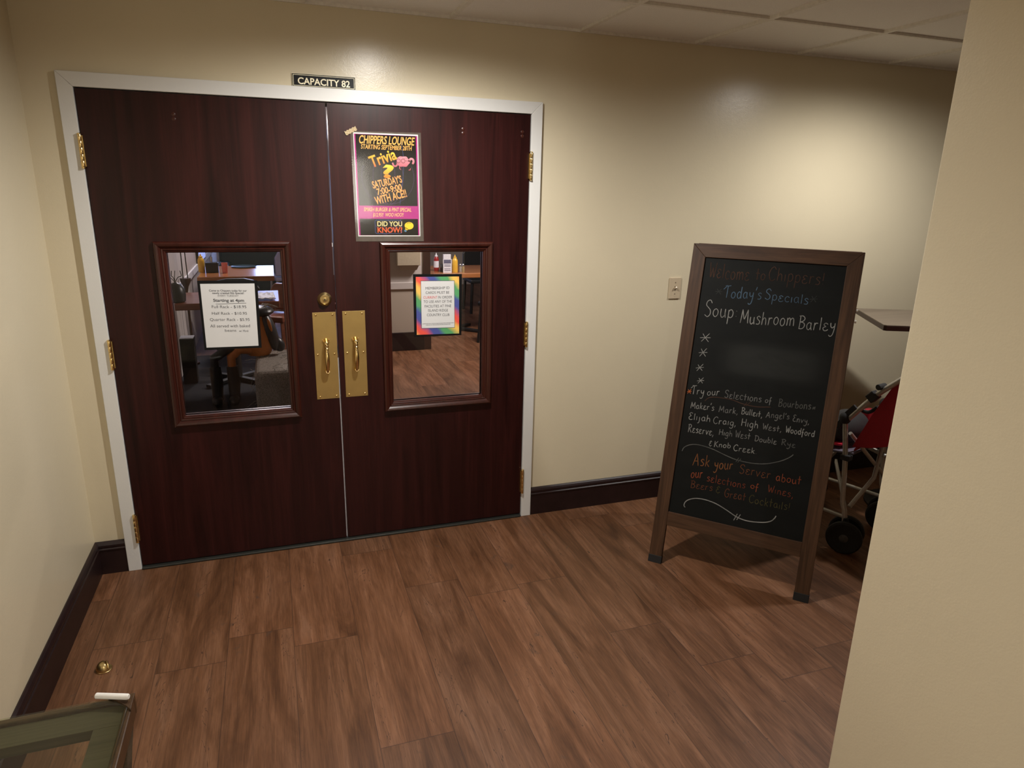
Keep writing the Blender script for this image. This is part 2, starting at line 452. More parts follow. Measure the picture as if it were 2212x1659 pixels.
# ---------------------------------------------------------------- mesh helpers
class MB:
    def __init__(self):
        self.v, self.f = [], []

    def add(self, verts, faces):
        b = len(self.v)
        self.v += [tuple(p) for p in verts]
        self.f += [tuple(i + b for i in f) for f in faces]
        return self

    def box(self, x0, y0, z0, x1, y1, z1, mat=None):
        vs = [(x0, y0, z0), (x1, y0, z0), (x1, y1, z0), (x0, y1, z0), (x0, y0, z1), (x1, y0, z1), (x1, y1, z1), (x0, y1, z1)]
        if mat is not None:
            vs = [mat @ Vector(p) for p in vs]
        return self.add(vs, [(0, 3, 2, 1), (4, 5, 6, 7), (0, 1, 5, 4), (1, 2, 6, 5), (2, 3, 7, 6), (3, 0, 4, 7)])

    def bar(self, p, q, w, h, up=(0, 0, 1)):
        """rectangular bar from p to q, w across, h along `up`"""
        p, q = Vector(p), Vector(q)
        d = (q - p)
        ln = d.length
        d.normalize()
        side = d.cross(Vector(up)).normalized()
        u = side.cross(d).normalized()
        vs = []
        for t in (p, q):
            for a, b in ((-1, -1), (1, -1), (1, 1), (-1, 1)):
                vs.append(t + side * (a * w / 2) + u * (b * h / 2))
        return self.add(vs, [(0, 1, 2, 3), (7, 6, 5, 4), (0, 4, 5, 1), (1, 5, 6, 2), (2, 6, 7, 3), (3, 7, 4, 0)])

    def tube(self, pts, r, seg=12, cap=True):
        pts = [Vector(p) for p in pts]
        n = len(pts)
        rs = r if isinstance(r, (list, tuple)) else [r] * n
        rings = []
        ref = None
        for i, p in enumerate(pts):
            d = (pts[min(i + 1, n - 1)] - pts[max(i - 1, 0)]).normalized()
            if ref is None:
                ref = Vector((0, 0, 1)) if abs(d.z) < 0.9 else Vector((1, 0, 0))
            s = d.cross(ref).normalized()
            u = s.cross(d).normalized()
            ref = u
            rings.append([p + (s * math.cos(2 * math.pi * k / seg) + u * math.sin(2 * math.pi * k / seg)) * rs[i] for k in range(seg)])
        vs = [q for ring in rings for q in ring]
        fs = []
        for i in range(n - 1):
            for k in range(seg):
                a, b = i * seg + k, i * seg + (k + 1) % seg
                fs.append((a, b, b + seg, a + seg))
        if cap:
            fs.append(tuple(range(seg))[::-1])
            fs.append(tuple(range((n - 1) * seg, n * seg)))
        return self.add(vs, fs)

    def lathe(self, prof, origin=(0, 0, 0), axis='Z', seg=32):
        """prof: (radius, height) pairs"""
        O = Vector(origin)
        vs, fs = [], []
        for r, h in prof:
            for k in range(seg):
                a = 2 * math.pi * k / seg
                c, s = math.cos(a) * r, math.sin(a) * r
                vs.append(O + Vector({'Z': (c, s, h), 'Y': (c, h, s), 'X': (h, c, s)}[axis]))
        n = len(prof)
        for i in range(n - 1):
            for k in range(seg):
                a, b = i * seg + k, i * seg + (k + 1) % seg
                fs.append((a, b, b + seg, a + seg))
        fs.append(tuple(range(seg))[::-1])
        fs.append(tuple(range((n - 1) * seg, n * seg)))
        return self.add(vs, fs)

    def ell(self, c, r, seg=20, rings=12, mat=None):
        vs, fs = [], []
        for i in range(rings + 1):
            t = math.pi * i / rings
            for k in range(seg):
                a = 2 * math.pi * k / seg
                p = Vector((r[0] * math.sin(t) * math.cos(a), r[1] * math.sin(t) * math.sin(a), r[2] * math.cos(t)))
                if mat is not None:
                    p = mat @ p
                vs.append(p + Vector(c))
        for i in range(rings):
            for k in range(seg):
                a, b = i * seg + k, i * seg + (k + 1) % seg
                fs.append((a, a + seg, b + seg, b))
        return self.add(vs, fs)

    def prism(self, poly, z0, z1):
        n = len(poly)
        vs = [(x, y, z0) for x, y in poly] + [(x, y, z1) for x, y in poly]
        fs = [tuple(range(n))[::-1], tuple(range(n, 2 * n))]
        for i in range(n):
            j = (i + 1) % n
            fs.append((i, j, j + n, i + n))
        return self.add(vs, fs)

    def plate(self, poly, y0, y1):
        """polygon in x,z extruded along y from y0 (front) to y1"""
        n = len(poly)
        vs = [(x, y0, z) for x, z in poly] + [(x, y1, z) for x, z in poly]
        fs = [tuple(range(n)), tuple(range(n, 2 * n))[::-1]]
        for i in range(n):
            j = (i + 1) % n
            fs.append((j, i, i + n, j + n))
        return self.add(vs, fs)

    def frame(self, x0, z0, x1, z1, prof):
        """mitred moulding around a rectangle in the x,z plane; prof: (inset, y)"""
        vs, fs = [], []
        for t, y in prof:
            vs += [(x0 + t, y, z0 + t), (x1 - t, y, z0 + t), (x1 - t, y, z1 - t), (x0 + t, y, z1 - t)]
        for i in range(len(prof) - 1):
            for k in range(4):
                a, b = i * 4 + k, i * 4 + (k + 1) % 4
                fs.append((a, b, b + 4, a + 4))
        return self.add(vs, fs)

    def ribbon(self, pts, w, y=0.0, th=0.0006):
        """flat stroke in the x,z plane, a little thick towards -y"""
        n = len(pts)
        vs = []
        for i, (x, z) in enumerate(pts):
            ax, az = pts[max(i - 1, 0)]
            bx, bz = pts[min(i + 1, n - 1)]
            dx, dz = bx - ax, bz - az
            l = math.hypot(dx, dz) or 1e-9
            nx, nz = -dz / l * w / 2, dx / l * w / 2
            if i == 0 or i == n - 1:
                nx, nz = nx * 0.7, nz * 0.7
            vs += [(x + nx, y - th, z + nz), (x - nx, y - th, z - nz), (x + nx, y, z + nz), (x - nx, y, z - nz)]
        fs = []
        for i in range(n - 1):
            a, b = 4 * i, 4 * i + 4
            fs += [(a, b, b + 1, a + 1), (a + 2, a + 3, b + 3, b + 2), (a, a + 2, b + 2, b), (a + 1, b + 1, b + 3, a + 3)]
        fs += [(0, 1, 3, 2), (4 * n - 4, 4 * n - 2, 4 * n - 1, 4 * n - 3)]
        return self.add(vs, fs)

    def build(self, name, mat, parent=None, bevel=0.0, smooth=False, seg=2, loc=None):
        me = bpy.data.meshes.new(name)
        me.from_pydata(self.v, [], self.f)
        me.update()
        import bmesh
        bm = bmesh.new()
        bm.from_mesh(me)
        bmesh.ops.recalc_face_normals(bm, faces=bm.faces)
        bm.to_mesh(me)
        bm.free()
        me.materials.append(mat if not isinstance(mat, str) else M[mat])
        o = bpy.data.objects.new(name, me)
        COL.objects.link(o)
        if parent is not None:
            o.parent = parent
        if loc is not None:
            o.location = loc
        if smooth:
            for p in me.polygons:
                p.use_smooth = True
            me.set_sharp_from_angle(angle=math.radians(38))
        if bevel:
            bv = o.modifiers.new('bevel', 'BEVEL')
            bv.width = bevel
            bv.segments = seg
            bv.limit_method = 'ANGLE'
            bv.angle_limit = math.radians(35)
        return o


def tag(o, label=None, cat=None, group=None, kind=None):
    for k, v in (('label', label), ('category', cat), ('group', group), ('kind', kind)):
        if v:
            o[k] = v
    return o


def thing(name, loc, label, cat, rotz=0.0, group=None, kind=None, mat=None):
    o = bpy.data.objects.new(name, None)
    o.empty_display_size = 0.05
    COL.objects.link(o)
    if mat is not None:
        o.matrix_world = mat
    else:
        o.location = loc
        o.rotation_euler = (0, 0, rotz)
    return tag(o, label, cat, group, kind)


def dup(root, loc, rotz=None, label=None, group=None):
    r = root.copy()
    COL.objects.link(r)
    r.location = loc
    if rotz is not None:
        r.rotation_euler = (0, 0, rotz)
    tag(r, label=label, group=group)
    for ch in list(root.children):
        c = ch.copy()
        COL.objects.link(c)
        c.parent = r
        for g in list(ch.children):
            d = g.copy()
            COL.objects.link(d)
            d.parent = c
    return r


def smooth_pts(pts, n=6):
    if len(pts) < 3:
        return list(pts)
    out = []
    P = [pts[0]] + list(pts) + [pts[-1]]
    for i in range(1, len(P) - 2):
        p0, p1, p2, p3 = P[i - 1], P[i], P[i + 1], P[i + 2]
        for k in range(n):
            t = k / n
            out.append(tuple(0.5 * (2 * b + (c - a) * t + (2 * a - 5 * b + 4 * c - d) * t * t + (3 * b - a - 3 * c + d) * t ** 3)
                             for a, b, c, d in zip(p0, p1, p2, p3)))
    out.append(tuple(pts[-1]))
    return out


_txt_cache = {}


def text_mesh(s, bold, sp=1.0):
    key = (s, bold)
    if key in _txt_cache:
        return _txt_cache[key]
    cu = bpy.data.curves.new('txt', 'FONT')
    cu.body = s
    cu.size = 1.0
    cu.offset = bold
    cu.resolution_u = 4
    ob = bpy.data.objects.new('txt', cu)
    COL.objects.link(ob)
    dg = bpy.context.evaluated_depsgraph_get()
    dg.update()
    me = bpy.data.meshes.new_from_object(ob.evaluated_get(dg))
    vs = [(v.co.x, v.co.y) for v in me.vertices]
    fs = [tuple(p.vertices) for p in me.polygons]
    bpy.data.objects.remove(ob)
    bpy.data.curves.remove(cu)
    bpy.data.meshes.remove(me)
    _txt_cache[key] = (vs, fs)
    return vs, fs


CAPH = max(y for x, y in text_mesh('H', 0)[0])


def lay_text(mb, s, x0, z0, x1, z1, h, shear=0.0, bold=0.0, y=0.0):
    vs, fs = text_mesh(s, bold)
    mn, mx = min(v[0] for v in vs), max(v[0] for v in vs)
    ln = math.hypot(x1 - x0, z1 - z0)
    c, sn = (x1 - x0) / ln, (z1 - z0) / ln
    sx = (ln - abs(shear) * h * 0.5) / (mx - mn)
    sy = h / CAPH
    out = []
    for a, b in vs:
        u, w = (a - mn) * sx + shear * b * sy, b * sy
        out.append((x0 + u * c - w * sn, y, z0 + u * sn + w * c))
    # slight thickness so the print is a real layer
    n = len(out)
    mb.add(out, fs)


WORDS = [
 ('Welcome', 0.088, 1.363, 0.264, 1.363, 0.062, 'brown'),
 ('to', 0.291, 1.369, 0.332, 1.369, 0.048, 'brown'),
 ('Chippers!', 0.345, 1.369, 0.572, 1.368, 0.056, 'brown'),
 ('*', 0.126, 1.287, 0.156, 1.288, 0.03, 'faint'),
 ("Today's", 0.169, 1.277, 0.328, 1.284, 0.051, 'blue'),
 ('Specials', 0.343, 1.285, 0.522, 1.28, 0.042, 'blue'),
 ('*', 0.526, 1.287, 0.556, 1.29, 0.032, 'faint'),
 ('Soup:', 0.092, 1.184, 0.238, 1.189, 0.068, 'white'),
 ('Mushroom', 0.254, 1.17, 0.48, 1.18, 0.059, 'white'),
 ('Barley', 0.497, 1.172, 0.643, 1.176, 0.056, 'white'),
 ('*', 0.088, 1.063, 0.134, 1.067, 0.045, 'white'),
 ('*', 0.092, 0.994, 0.13, 0.999, 0.044, 'white'),
 ('*', 0.089, 0.926, 0.124, 0.933, 0.036, 'white'),
 ('*', 0.103, 0.87, 0.134, 0.876, 0.031, 'white'),
 ('*', 0.065, 0.818, 0.085, 0.821, 0.024, 'orange'),
 ('Try', 0.087, 0.82, 0.143, 0.824, 0.038, 'white'),
 ('our', 0.157, 0.826, 0.211, 0.833, 0.034, 'white'),
 ('Selections', 0.235, 0.827, 0.395, 0.831, 0.032, 'grey'),
 ('of', 0.41, 0.832, 0.437, 0.833, 0.026, 'grey'),
 ('Bourbons', 0.467, 0.825, 0.599, 0.832, 0.033, 'dim'),
 ('*', 0.604, 0.832, 0.617, 0.835, 0.014, 'dim'),
 ("Maker's", 0.092, 0.755, 0.198, 0.762, 0.029, 'white'),
 ('Mark,', 0.22, 0.758, 0.304, 0.763, 0.029, 'grey'),
 ('Bulleit,', 0.318, 0.766, 0.409, 0.766, 0.027, 'white'),
 ("Angel's", 0.424, 0.768, 0.52, 0.775, 0.026, 'grey'),
 ('Envy,', 0.535, 0.77, 0.602, 0.769, 0.026, 'grey'),
 ('Elijah', 0.09, 0.702, 0.189, 0.706, 0.031, 'white'),
 ('Craig,', 0.202, 0.703, 0.304, 0.708, 0.031, 'white'),
 ('High', 0.326, 0.713, 0.398, 0.714, 0.033, 'white'),
 ('West,', 0.418, 0.714, 0.497, 0.716, 0.026, 'grey'),
 ('Woodford', 0.514, 0.717, 0.63, 0.717, 0.028, 'white'),
 ('Reserve,', 0.096, 0.644, 0.213, 0.648, 0.033, 'white'),
 ('High', 0.236, 0.655, 0.294, 0.658, 0.027, 'grey'),
 ('West', 0.308, 0.657, 0.372, 0.658, 0.029, 'grey'),
 ('Double', 0.392, 0.656, 0.484, 0.658, 0.025, 'grey'),
 ('Rye', 0.505, 0.659, 0.562, 0.657, 0.026, 'dim'),
 ('&', 0.199, 0.597, 0.212, 0.598, 0.022, 'white'),
 ('Knob', 0.222, 0.596, 0.295, 0.604, 0.026, 'white'),
 ('Creek.', 0.308, 0.597, 0.409, 0.6, 0.027, 'white'),
 ('Ask', 0.14, 0.492, 0.214, 0.5, 0.051, 'rust'),
 ('your', 0.236, 0.5, 0.317, 0.508, 0.047, 'rust'),
 ('Server', 0.348, 0.5, 0.481, 0.502, 0.04, 'rust2'),
 ('about', 0.504, 0.498, 0.607, 0.502, 0.035, 'red'),
 ('our', 0.139, 0.435, 0.191, 0.442, 0.046, 'red'),
 ('selections', 0.212, 0.433, 0.383, 0.436, 0.034, 'red2'),
 ('of', 0.405, 0.443, 0.439, 0.44, 0.028, 'red'),
 ('Wines,', 0.48, 0.442, 0.586, 0.439, 0.031, 'red2'),
 ('Beers', 0.144, 0.388, 0.244, 0.394, 0.031, 'brick'),
 ('&', 0.26, 0.39, 0.279, 0.391, 0.029, 'olive'),
 ('Great', 0.299, 0.378, 0.392, 0.382, 0.037, 'brick'),
 ('Cocktails!', 0.407, 0.379, 0.58, 0.379, 0.035, 'olive'),
]
FLOURISHES = [
 ('brown', 0.0035, [(0.151, 0.7982), (0.1688, 0.8168), (0.2018, 0.8237), (0.2655, 0.8234), (0.3166, 0.8126), (0.3756, 0.8085), (0.4381, 0.817)]),
 ('brown', 0.003, [(0.3247, 0.8019), (0.3363, 0.8226)]),
 ('brown', 0.003, [(0.3324, 0.8049), (0.3506, 0.8249)]),
 ('dim', 0.0035, [(0.0818, 0.5499), (0.0905, 0.5702), (0.1179, 0.5872), (0.1565, 0.5929), (0.2159, 0.5858), (0.2823, 0.5673), (0.3309, 0.5572), (0.3929, 0.555), (0.4523, 0.5637), (0.5086, 0.5863), (0.5434, 0.6091), (0.5598, 0.6266)]),
 ('dim', 0.0035, [(0.3275, 0.5483), (0.337, 0.5682)]),
 ('dim', 0.0035, [(0.3355, 0.5467), (0.3468, 0.5653)]),
 ('white', 0.004, [(0.1342, 0.2915), (0.1274, 0.2995), (0.1307, 0.3156), (0.1451, 0.3308), (0.1763, 0.344), (0.2182, 0.3474), (0.2677, 0.3403), (0.3181, 0.322), (0.3682, 0.3008), (0.4157, 0.2941), (0.4755, 0.3021), (0.5097, 0.3152), (0.5249, 0.3334), (0.5292, 0.3447)]),
 ('white', 0.004, [(0.3561, 0.283), (0.3677, 0.3155)]),
 ('white', 0.004, [(0.3686, 0.2877), (0.3811, 0.3154)]),
]

PRINT = {
 'poster': [
  ('CHIPPERS LOUNGE', 1.0429, 1.8723, 1.2843, 1.8723, 0.0317, 'orange', 0.15, 0.02),
  ('STARTING SEPTEMBER 28TH', 1.0513, 1.8504, 1.2717, 1.8503, 0.0178, 'orange', 0.12, 0.012),
  ('Trivia', 1.0959, 1.7737, 1.207, 1.8147, 0.0453, 'amber', 0.0, 0.02),
  ('?', 1.1387, 1.7347, 1.1902, 1.7361, 0.0491, 'yellow', 0.1, 0.04),
  ("SATURDAY'S", 1.0983, 1.6864, 1.2271, 1.7157, 0.029, 'peach', 0, 0.02),
  ('7:00-9:00', 1.1161, 1.6592, 1.2264, 1.683, 0.0259, 'peach', 0, 0.02),
  ('WITH ACE!!', 1.1086, 1.6181, 1.2475, 1.6548, 0.0317, 'peach', 0, 0.02),
  ('SMASH BURGER & PINT SPECIAL', 1.054, 1.5893, 1.266, 1.5895, 0.016, 'sand', 0.15, 0.014),
  ('$12.95!!  WOO HOO!!', 1.0932, 1.5668, 1.229, 1.5679, 0.0155, 'sand', 0.15, 0.014),
  ('DID YOU', 1.1114, 1.5256, 1.222, 1.5253, 0.0204, 'cream', 0, 0.015),
  ('KNOW?', 1.1115, 1.4976, 1.2221, 1.4977, 0.0225, 'vermilion', 0, 0.02),
 ],
 'menu': [
  ('Come to Chippers today for our', 0.3939, 1.2499, 0.544, 1.2455, 0.0079, 'ink', 0, 0.02),
  ('newly created Rib Special!', 0.4058, 1.239, 0.5313, 1.235, 0.008, 'ink', 0, 0.02),
  ('EVERY TUESDAY', 0.4268, 1.2273, 0.5095, 1.2245, 0.0072, 'ink', 0, 0),
  ('Starting at 4pm', 0.4064, 1.2057, 0.5293, 1.2014, 0.0122, 'ink', 0, 0.025),
  ('Full Rack - $18.95', 0.3985, 1.1783, 0.5365, 1.1735, 0.0123, 'ink', 0, 0),
  ('Half Rack - $10.95', 0.3962, 1.1503, 0.5367, 1.1449, 0.0115, 'ink', 0, 0),
  ('Quarter Rack - $5.95', 0.386, 1.1232, 0.5454, 1.117, 0.012, 'ink', 0, 0),
  ('All served with baked', 0.3844, 1.0944, 0.5447, 1.0889, 0.0128, 'ink', 0, 0),
  ('beans', 0.4416, 1.0734, 0.4872, 1.0717, 0.011, 'ink', 0, 0),
  ('w/ Pork', 0.4976, 1.0702, 0.5379, 1.0677, 0.0091, 'pen', 0.3, 0),
 ],
 'member': [
  ('MEMBERSHIP ID', 1.3294, 1.2336, 1.4445, 1.2338, 0.0121, 'ink', 0, 0),
  ('CARDS MUST BE', 1.3297, 1.2131, 1.4438, 1.2116, 0.0121, 'ink', 0, 0),
  ('CURRENT', 1.3183, 1.1906, 1.3854, 1.19, 0.0121, 'red', 0, 0),
  ('IN ORDER', 1.3892, 1.1898, 1.4576, 1.1889, 0.0122, 'ink', 0, 0),
  ('TO USE ANY OF THE', 1.3192, 1.1705, 1.4569, 1.1684, 0.0122, 'ink', 0, 0),
  ('FACILITIES AT PINE', 1.3241, 1.1488, 1.4526, 1.1467, 0.0122, 'ink', 0, 0),
  ('ISLAND RIDGE', 1.3398, 1.1283, 1.4369, 1.1259, 0.0123, 'ink', 0, 0),
  ('COUNTRY CLUB', 1.3342, 1.1068, 1.4441, 1.1043, 0.0123, 'ink', 0, 0),
 ],
 'sign': [
  ('CAPACITY 82', 0.808, 2.0929, 1.0167, 2.0916, 0.0241, 'gold', 0, 0.02),
 ],
}



# ---------------------------------------------------------------- handwriting strokes (x, y in hundredths of the cap height)
GLY = {
 'W': (70, ['0,98 8,50 16,2 28,40 36,70', '36,70 44,30 52,2 62,50 70,98']),
 'C': (62, ['60,80 42,98 18,84 4,50 14,14 36,0 60,16']),
 'T': (58, ['-18,66 4,84 22,100', '0,96 30,94 60,98', '28,96 26,50 24,0']),
 'S': (56, ['54,82 38,100 14,92 8,70 26,56 46,40 48,16 28,0 2,12']),
 'M': (80, ['2,0 8,50 12,98', '12,98 26,55 38,30 52,60 66,98', '66,98 70,50 76,0']),
 'B': (60, ['12,98 12,50 10,0', '0,96 34,98 52,80 40,60 14,52', '14,52 46,46 56,24 38,2 6,0']),
 'A': (66, ['0,0 18,55 34,100', '34,100 48,50 60,0', '12,36 34,38 54,38']),
 'E': (52, ['48,90 24,100 8,80 30,56', '30,56 6,36 10,8 30,0 52,10']),
 'H': (64, ['6,100 6,50 4,0', '56,100 56,50 58,0', '6,50 30,52 56,52']),
 'R': (60, ['8,98 8,50 6,0', '-6,92 26,100 48,84 38,60 8,50', '18,52 36,28 58,0']),
 'D': (62, ['10,98 10,50 8,0', '-4,94 30,98 56,76 58,36 36,6 4,0']),
 'K': (58, ['8,98 8,50 6,0', '52,96 30,70 10,48', '16,52 36,26 56,0']),
 'G': (66, ['62,80 44,98 18,86 4,50 14,14 38,0 58,16 60,42', '36,44 60,42 70,42']),
 'e': (48, ['44,50 24,60 8,46 28,32', '28,32 4,20 14,0 34,0 48,10']),
 'l': (18, ['9,100 9,50 9,0']),
 'c': (46, ['44,48 26,60 8,44 6,18 22,0 44,8']),
 'o': (50, ['26,58 8,44 6,16 24,0 42,14 44,42 26,58']),
 'm': (76, ['6,58 8,30 6,0', '8,40 22,58 34,46 36,0', '36,42 52,58 66,46 70,0']),
 't': (40, ['18,98 18,50 18,0', '-2,56 18,58 40,56']),
 'h': (50, ['8,100 8,50 6,0', '8,34 24,56 40,44 44,0']),
 'i': (16, ['8,56 8,28 8,0']),
 'p': (50, ['8,58 8,10 6,-44', '8,46 26,60 44,44 42,14 24,2 8,14']),
 'r': (40, ['8,58 8,30 6,0', '8,36 20,54 38,54']),
 's': (42, ['40,50 24,60 8,48 22,34 38,22 30,4 4,4']),
 'd': (52, ['42,44 24,58 6,38 10,10 26,0 42,16', '46,100 44,50 46,0']),
 'a': (52, ['42,48 24,58 6,38 10,10 26,2 42,20', '42,58 42,26 50,0']),
 'y': (50, ['6,58 10,32 24,22 40,34', '44,58 42,10 32,-30 14,-42 0,-32']),
 'u': (50, ['6,58 6,20 20,0 38,14', '42,58 42,26 48,0']),
 'n': (50, ['6,58 8,30 6,0', '8,38 24,58 40,46 44,0']),
 'k': (46, ['8,100 8,50 6,0', '40,58 24,40 10,30', '14,34 28,16 44,0']),
 'j': (26, ['14,58 16,10 10,-30 -6,-36']),
 'g': (50, ['42,48 24,58 6,38 10,12 26,4 42,22', '44,58 44,0 36,-34 16,-42 2,-28']),
 'f': (36, ['34,92 20,98 14,70 14,20 12,-30', '-2,42 16,44 34,44']),
 'w': (62, ['4,58 12,26 18,0 30,40', '30,40 38,10 44,0 52,26 60,58']),
 'b': (50, ['8,100 8,50 8,4', '8,40 26,56 44,40 42,12 24,0 8,10']),
 'v': (48, ['4,58 14,28 22,0', '22,0 34,30 46,60']),
 '*': (70, ['12,10 36,52 62,96', '62,8 36,52 16,94', '0,50 36,52 72,52']),
 ':': (20, ['8,52 12,50', '8,16 12,14']),
 ',': (20, ['10,10 8,-6 2,-22']),
 '.': (16, ['6,4 10,2']),
 '!': (20, ['10,96 10,60 8,30', '7,6 11,4']),
 "'": (14, ['12,108 8,90 4,78']),
 '&': (52, ['46,84 24,92 10,74 30,56', '30,56 6,42 8,14 28,4 50,16', '28,108 28,98 28,92', '28,4 28,-6 28,-14']),
}


def hand(mb, s, x0, z0, x1, z1, h, w):
    gap = 13
    tot = sum(GLY[c][0] for c in s) + gap * (len(s) - 1)
    ln = x1 - x0
    k = ln / tot
    sl = (z1 - z0) / ln
    cur = 0
    rnd = random.Random(s)
    for i, c in enumerate(s):
        wd, strokes = GLY[c]
        jy = rnd.uniform(-4, 4) if c != '*' else 0
        hs = 1.0 + rnd.uniform(-0.07, 0.07)
        cap = i == 0 and c.isupper()
        for st in strokes:
            pts = [tuple(map(float, q.split(','))) for q in st.split()]
            pp = []
            for a, b in smooth_pts(pts, 5):
                x = x0 + (cur + a) * k
                z = z0 + (x - x0) * sl + (b * hs * (1.08 if cap else 1.0) + jy) / 100 * h
                pp.append((x, z))
            mb.ribbon(pp, w * rnd.uniform(0.85, 1.1))
        cur += wd + gap


# ---------------------------------------------------------------- the setting
def struct(mb, name, mat, bevel=0.0, parent=None, **k):
    o = mb.build(name, mat, parent, bevel=bevel, **k)
    if parent is None:
        o['kind'] = 'structure'
    return o


LX = -0.172          # face of the left wall
W, H = 1.829, 2.03   # door opening
PX, PY = 1.954, -2.056  # free corner of the partition wall on the right
struct(MB().box(-0.6, -7.2, -0.10, 6.7, 9.2, 0.0), 'floor', 'floor')
ceil_o = struct(MB().box(-0.6, -7.2, CEIL + 0.012, 6.7, 9.2, CEIL + 0.10), 'ceiling', 'ceiling')
g = MB()
GX0, GY0 = 1.4536, -0.5376
xk = [GX0 + 0.6096 * k for k in range(-3, 9)]
yk = [GY0 - 0.6096 * k for k in range(0, 11)]
for x in xk:
    g.box(x - 0.010, -7.0, CEIL, x + 0.010, -0.004, CEIL + 0.013)
for y in yk:
    g.box(LX, y - 0.010, CEIL + 0.0005, 6.5, y + 0.010, CEIL + 0.013)
g.box(LX, -0.009, CEIL - 0.001, 6.5, -0.0005, CEIL + 0.013)
g.box(LX + 0.0005, -7.0, CEIL - 0.001, LX + 0.009, 0, CEIL + 0.013)
g.build('ceiling_grid', 'grid', ceil_o)
wn = MB()
JO = 0.018
wn.box(-0.6, 0, 0, -JO, 0.12, 2.5).box(W + JO, 0, 0, 6.7, 0.12, 2.5).box(-JO, 0, H + JO, W + JO, 0.12, 2.5)
struct(wn, 'wall_north', 'wall')
struct(MB().box(LX - 0.4, -7.2, 0, LX, 0.0, 2.5), 'wall_west', 'wall')
struct(MB().box(PX, -7.2, 0, PX + 0.13, PY, 2.5), 'wall_partition', 'wall', bevel=0.004)
struct(MB().box(-0.6, -7.3, 0, 6.7, -7.0, 2.5), 'wall_south', 'wall')
struct(MB().box(6.5, -7.2, 0, 6.7, 9.2, 2.5), 'wall_east', 'wall')
struct(MB().box(-0.5, 0.12, 0, -0.19, 9.2, 2.5), 'wall_lounge_left', 'lounge_wall')
struct(MB().box(-0.6, 9.0, 0, 6.7, 9.3, 2.5), 'wall_lounge_back', 'lounge_wall')
# short partition inside the lounge with a chair rail
lp = struct(MB().box(1.30, 4.0, 0, 2.185, 4.14, 2.5), 'wall_lounge_divider', 'lounge_wall')
struct(MB().box(2.150, 3.985, 0, 2.225, 4.155, 2.5), 'trim_1', 'dark_wood')
MB().box(1.30, 3.975, 0.66, 2.15, 4.0, 0.735).build('chair_rail', 'lounge_wall', lp, bevel=0.006)
MB().box(1.30, 3.990, 0.20, 2.15, 4.0, 0.66).build('wall_panel', 'lounge_panel', lp)


def baseboard(p, q, n, name):
    """p -> q along the wall foot, n = outward normal; one moulded strip"""
    p, q, n = Vector(p), Vector(q), Vector(n)
    prof = [(0, 0), (0.014, 0), (0.014, 0.112), (0.0175, 0.116), (0.0175, 0.121), (0.013, 0.125), (0.015, 0.131), (0.015, 0.140), (0.010, 0.149), (0.004, 0.155), (0, 0.155)]
    mb = MB()
    vs, fs = [], []
    k = len(prof)
    for e, sgn in ((p, 1), (q, -1)):
        for d, z in prof:
            vs.append(e + n * (d + 0.0003) + Vector((0, 0, z)))
    for i in range(k):
        j = (i + 1) % k
        fs.append((i, j, j + k, i + k))
    fs += [tuple(range(k))[::-1], tuple(range(k, 2 * k))]
    mb.add(vs, fs)
    return struct(mb, name, 'baseboard')


# unseen window added for fill at the hall's far end, mirrored in the poster
w2 = struct(MB().box(1.38, -6.995, 1.20, 1.98, -6.985, 2.05), 'window_fill', 'hall_fill')
MB().frame(1.33, 1.15, 2.03, 2.10, [(0, -7.0), (0, -6.96), (0.055, -6.96), (0.055, -6.995)]).build('window_fill_frame', 'casing', w2)

CW = 0.0526
baseboard((W + CW + 0.001, 0, 0), (6.5, 0, 0), (0, -1, 0), 'baseboard_right')
baseboard((LX + 0.0005, 0, 0), (-CW - 0.001, 0, 0), (0, -1, 0), 'baseboard_corner')
baseboard((LX, -7.0, 0), (LX, -0.0005, 0), (1, 0, 0), 'baseboard_left')
baseboard((PX, -7.0, 0), (PX, PY + 0.0005, 0), (-1, 0, 0), 'baseboard_partition')
bl = MB().box(1.30, 3.975, 0.0, 2.15, 4.0, 0.20)
struct(bl, 'baseboard_lounge', 'baseboard', bevel=0.004)
struct(MB().bar((-0.188, 0.2, 0.745), (-0.188, 8.9, 0.745), 0.03, 0.07), 'trim_2', 'white_plastic')

# door casing and jamb: one painted frame
cs = MB()
T = 0.019
for pts in ([(-CW, 0), (0, 0), (0, H), (-CW, H + CW)], [(W, 0), (W + CW, 0), (W + CW, H + CW), (W, H)], [(0, H), (W, H), (W + CW, H + CW), (-CW, H + CW)]):
    cs.plate(pts, -T, 0)
struct(cs, 'trim_3', 'casing', bevel=0.002)
jb = MB().box(-JO, 0.0005, 0, -0.0005, 0.12, H).box(W + 0.0005, 0.0005, 0, W + JO, 0.12, H).box(-JO, 0.0005, H + 0.0005, W + JO, 0.12, H + JO)
jb.box(-0.0005, 0.040, 0, 0.014, 0.062, H).box(W - 0.014, 0.040, 0, W + 0.0005, 0.062, H).box(-0.0005, 0.040, H - 0.014, W + 0.0005, 0.062, H + 0.0005)
struct(jb, 'trim_4', 'casing')
struct(MB().plate([(0.003, 0.0), (W - 0.003, 0.0), (W - 0.003, 0.011), (0.003, 0.011)], -0.026, 0.10), 'trim_5', 'threshold', bevel=0.004)


# ---------------------------------------------------------------- the two door leaves
DF, DB = -0.008, 0.036     # front and back face of a leaf


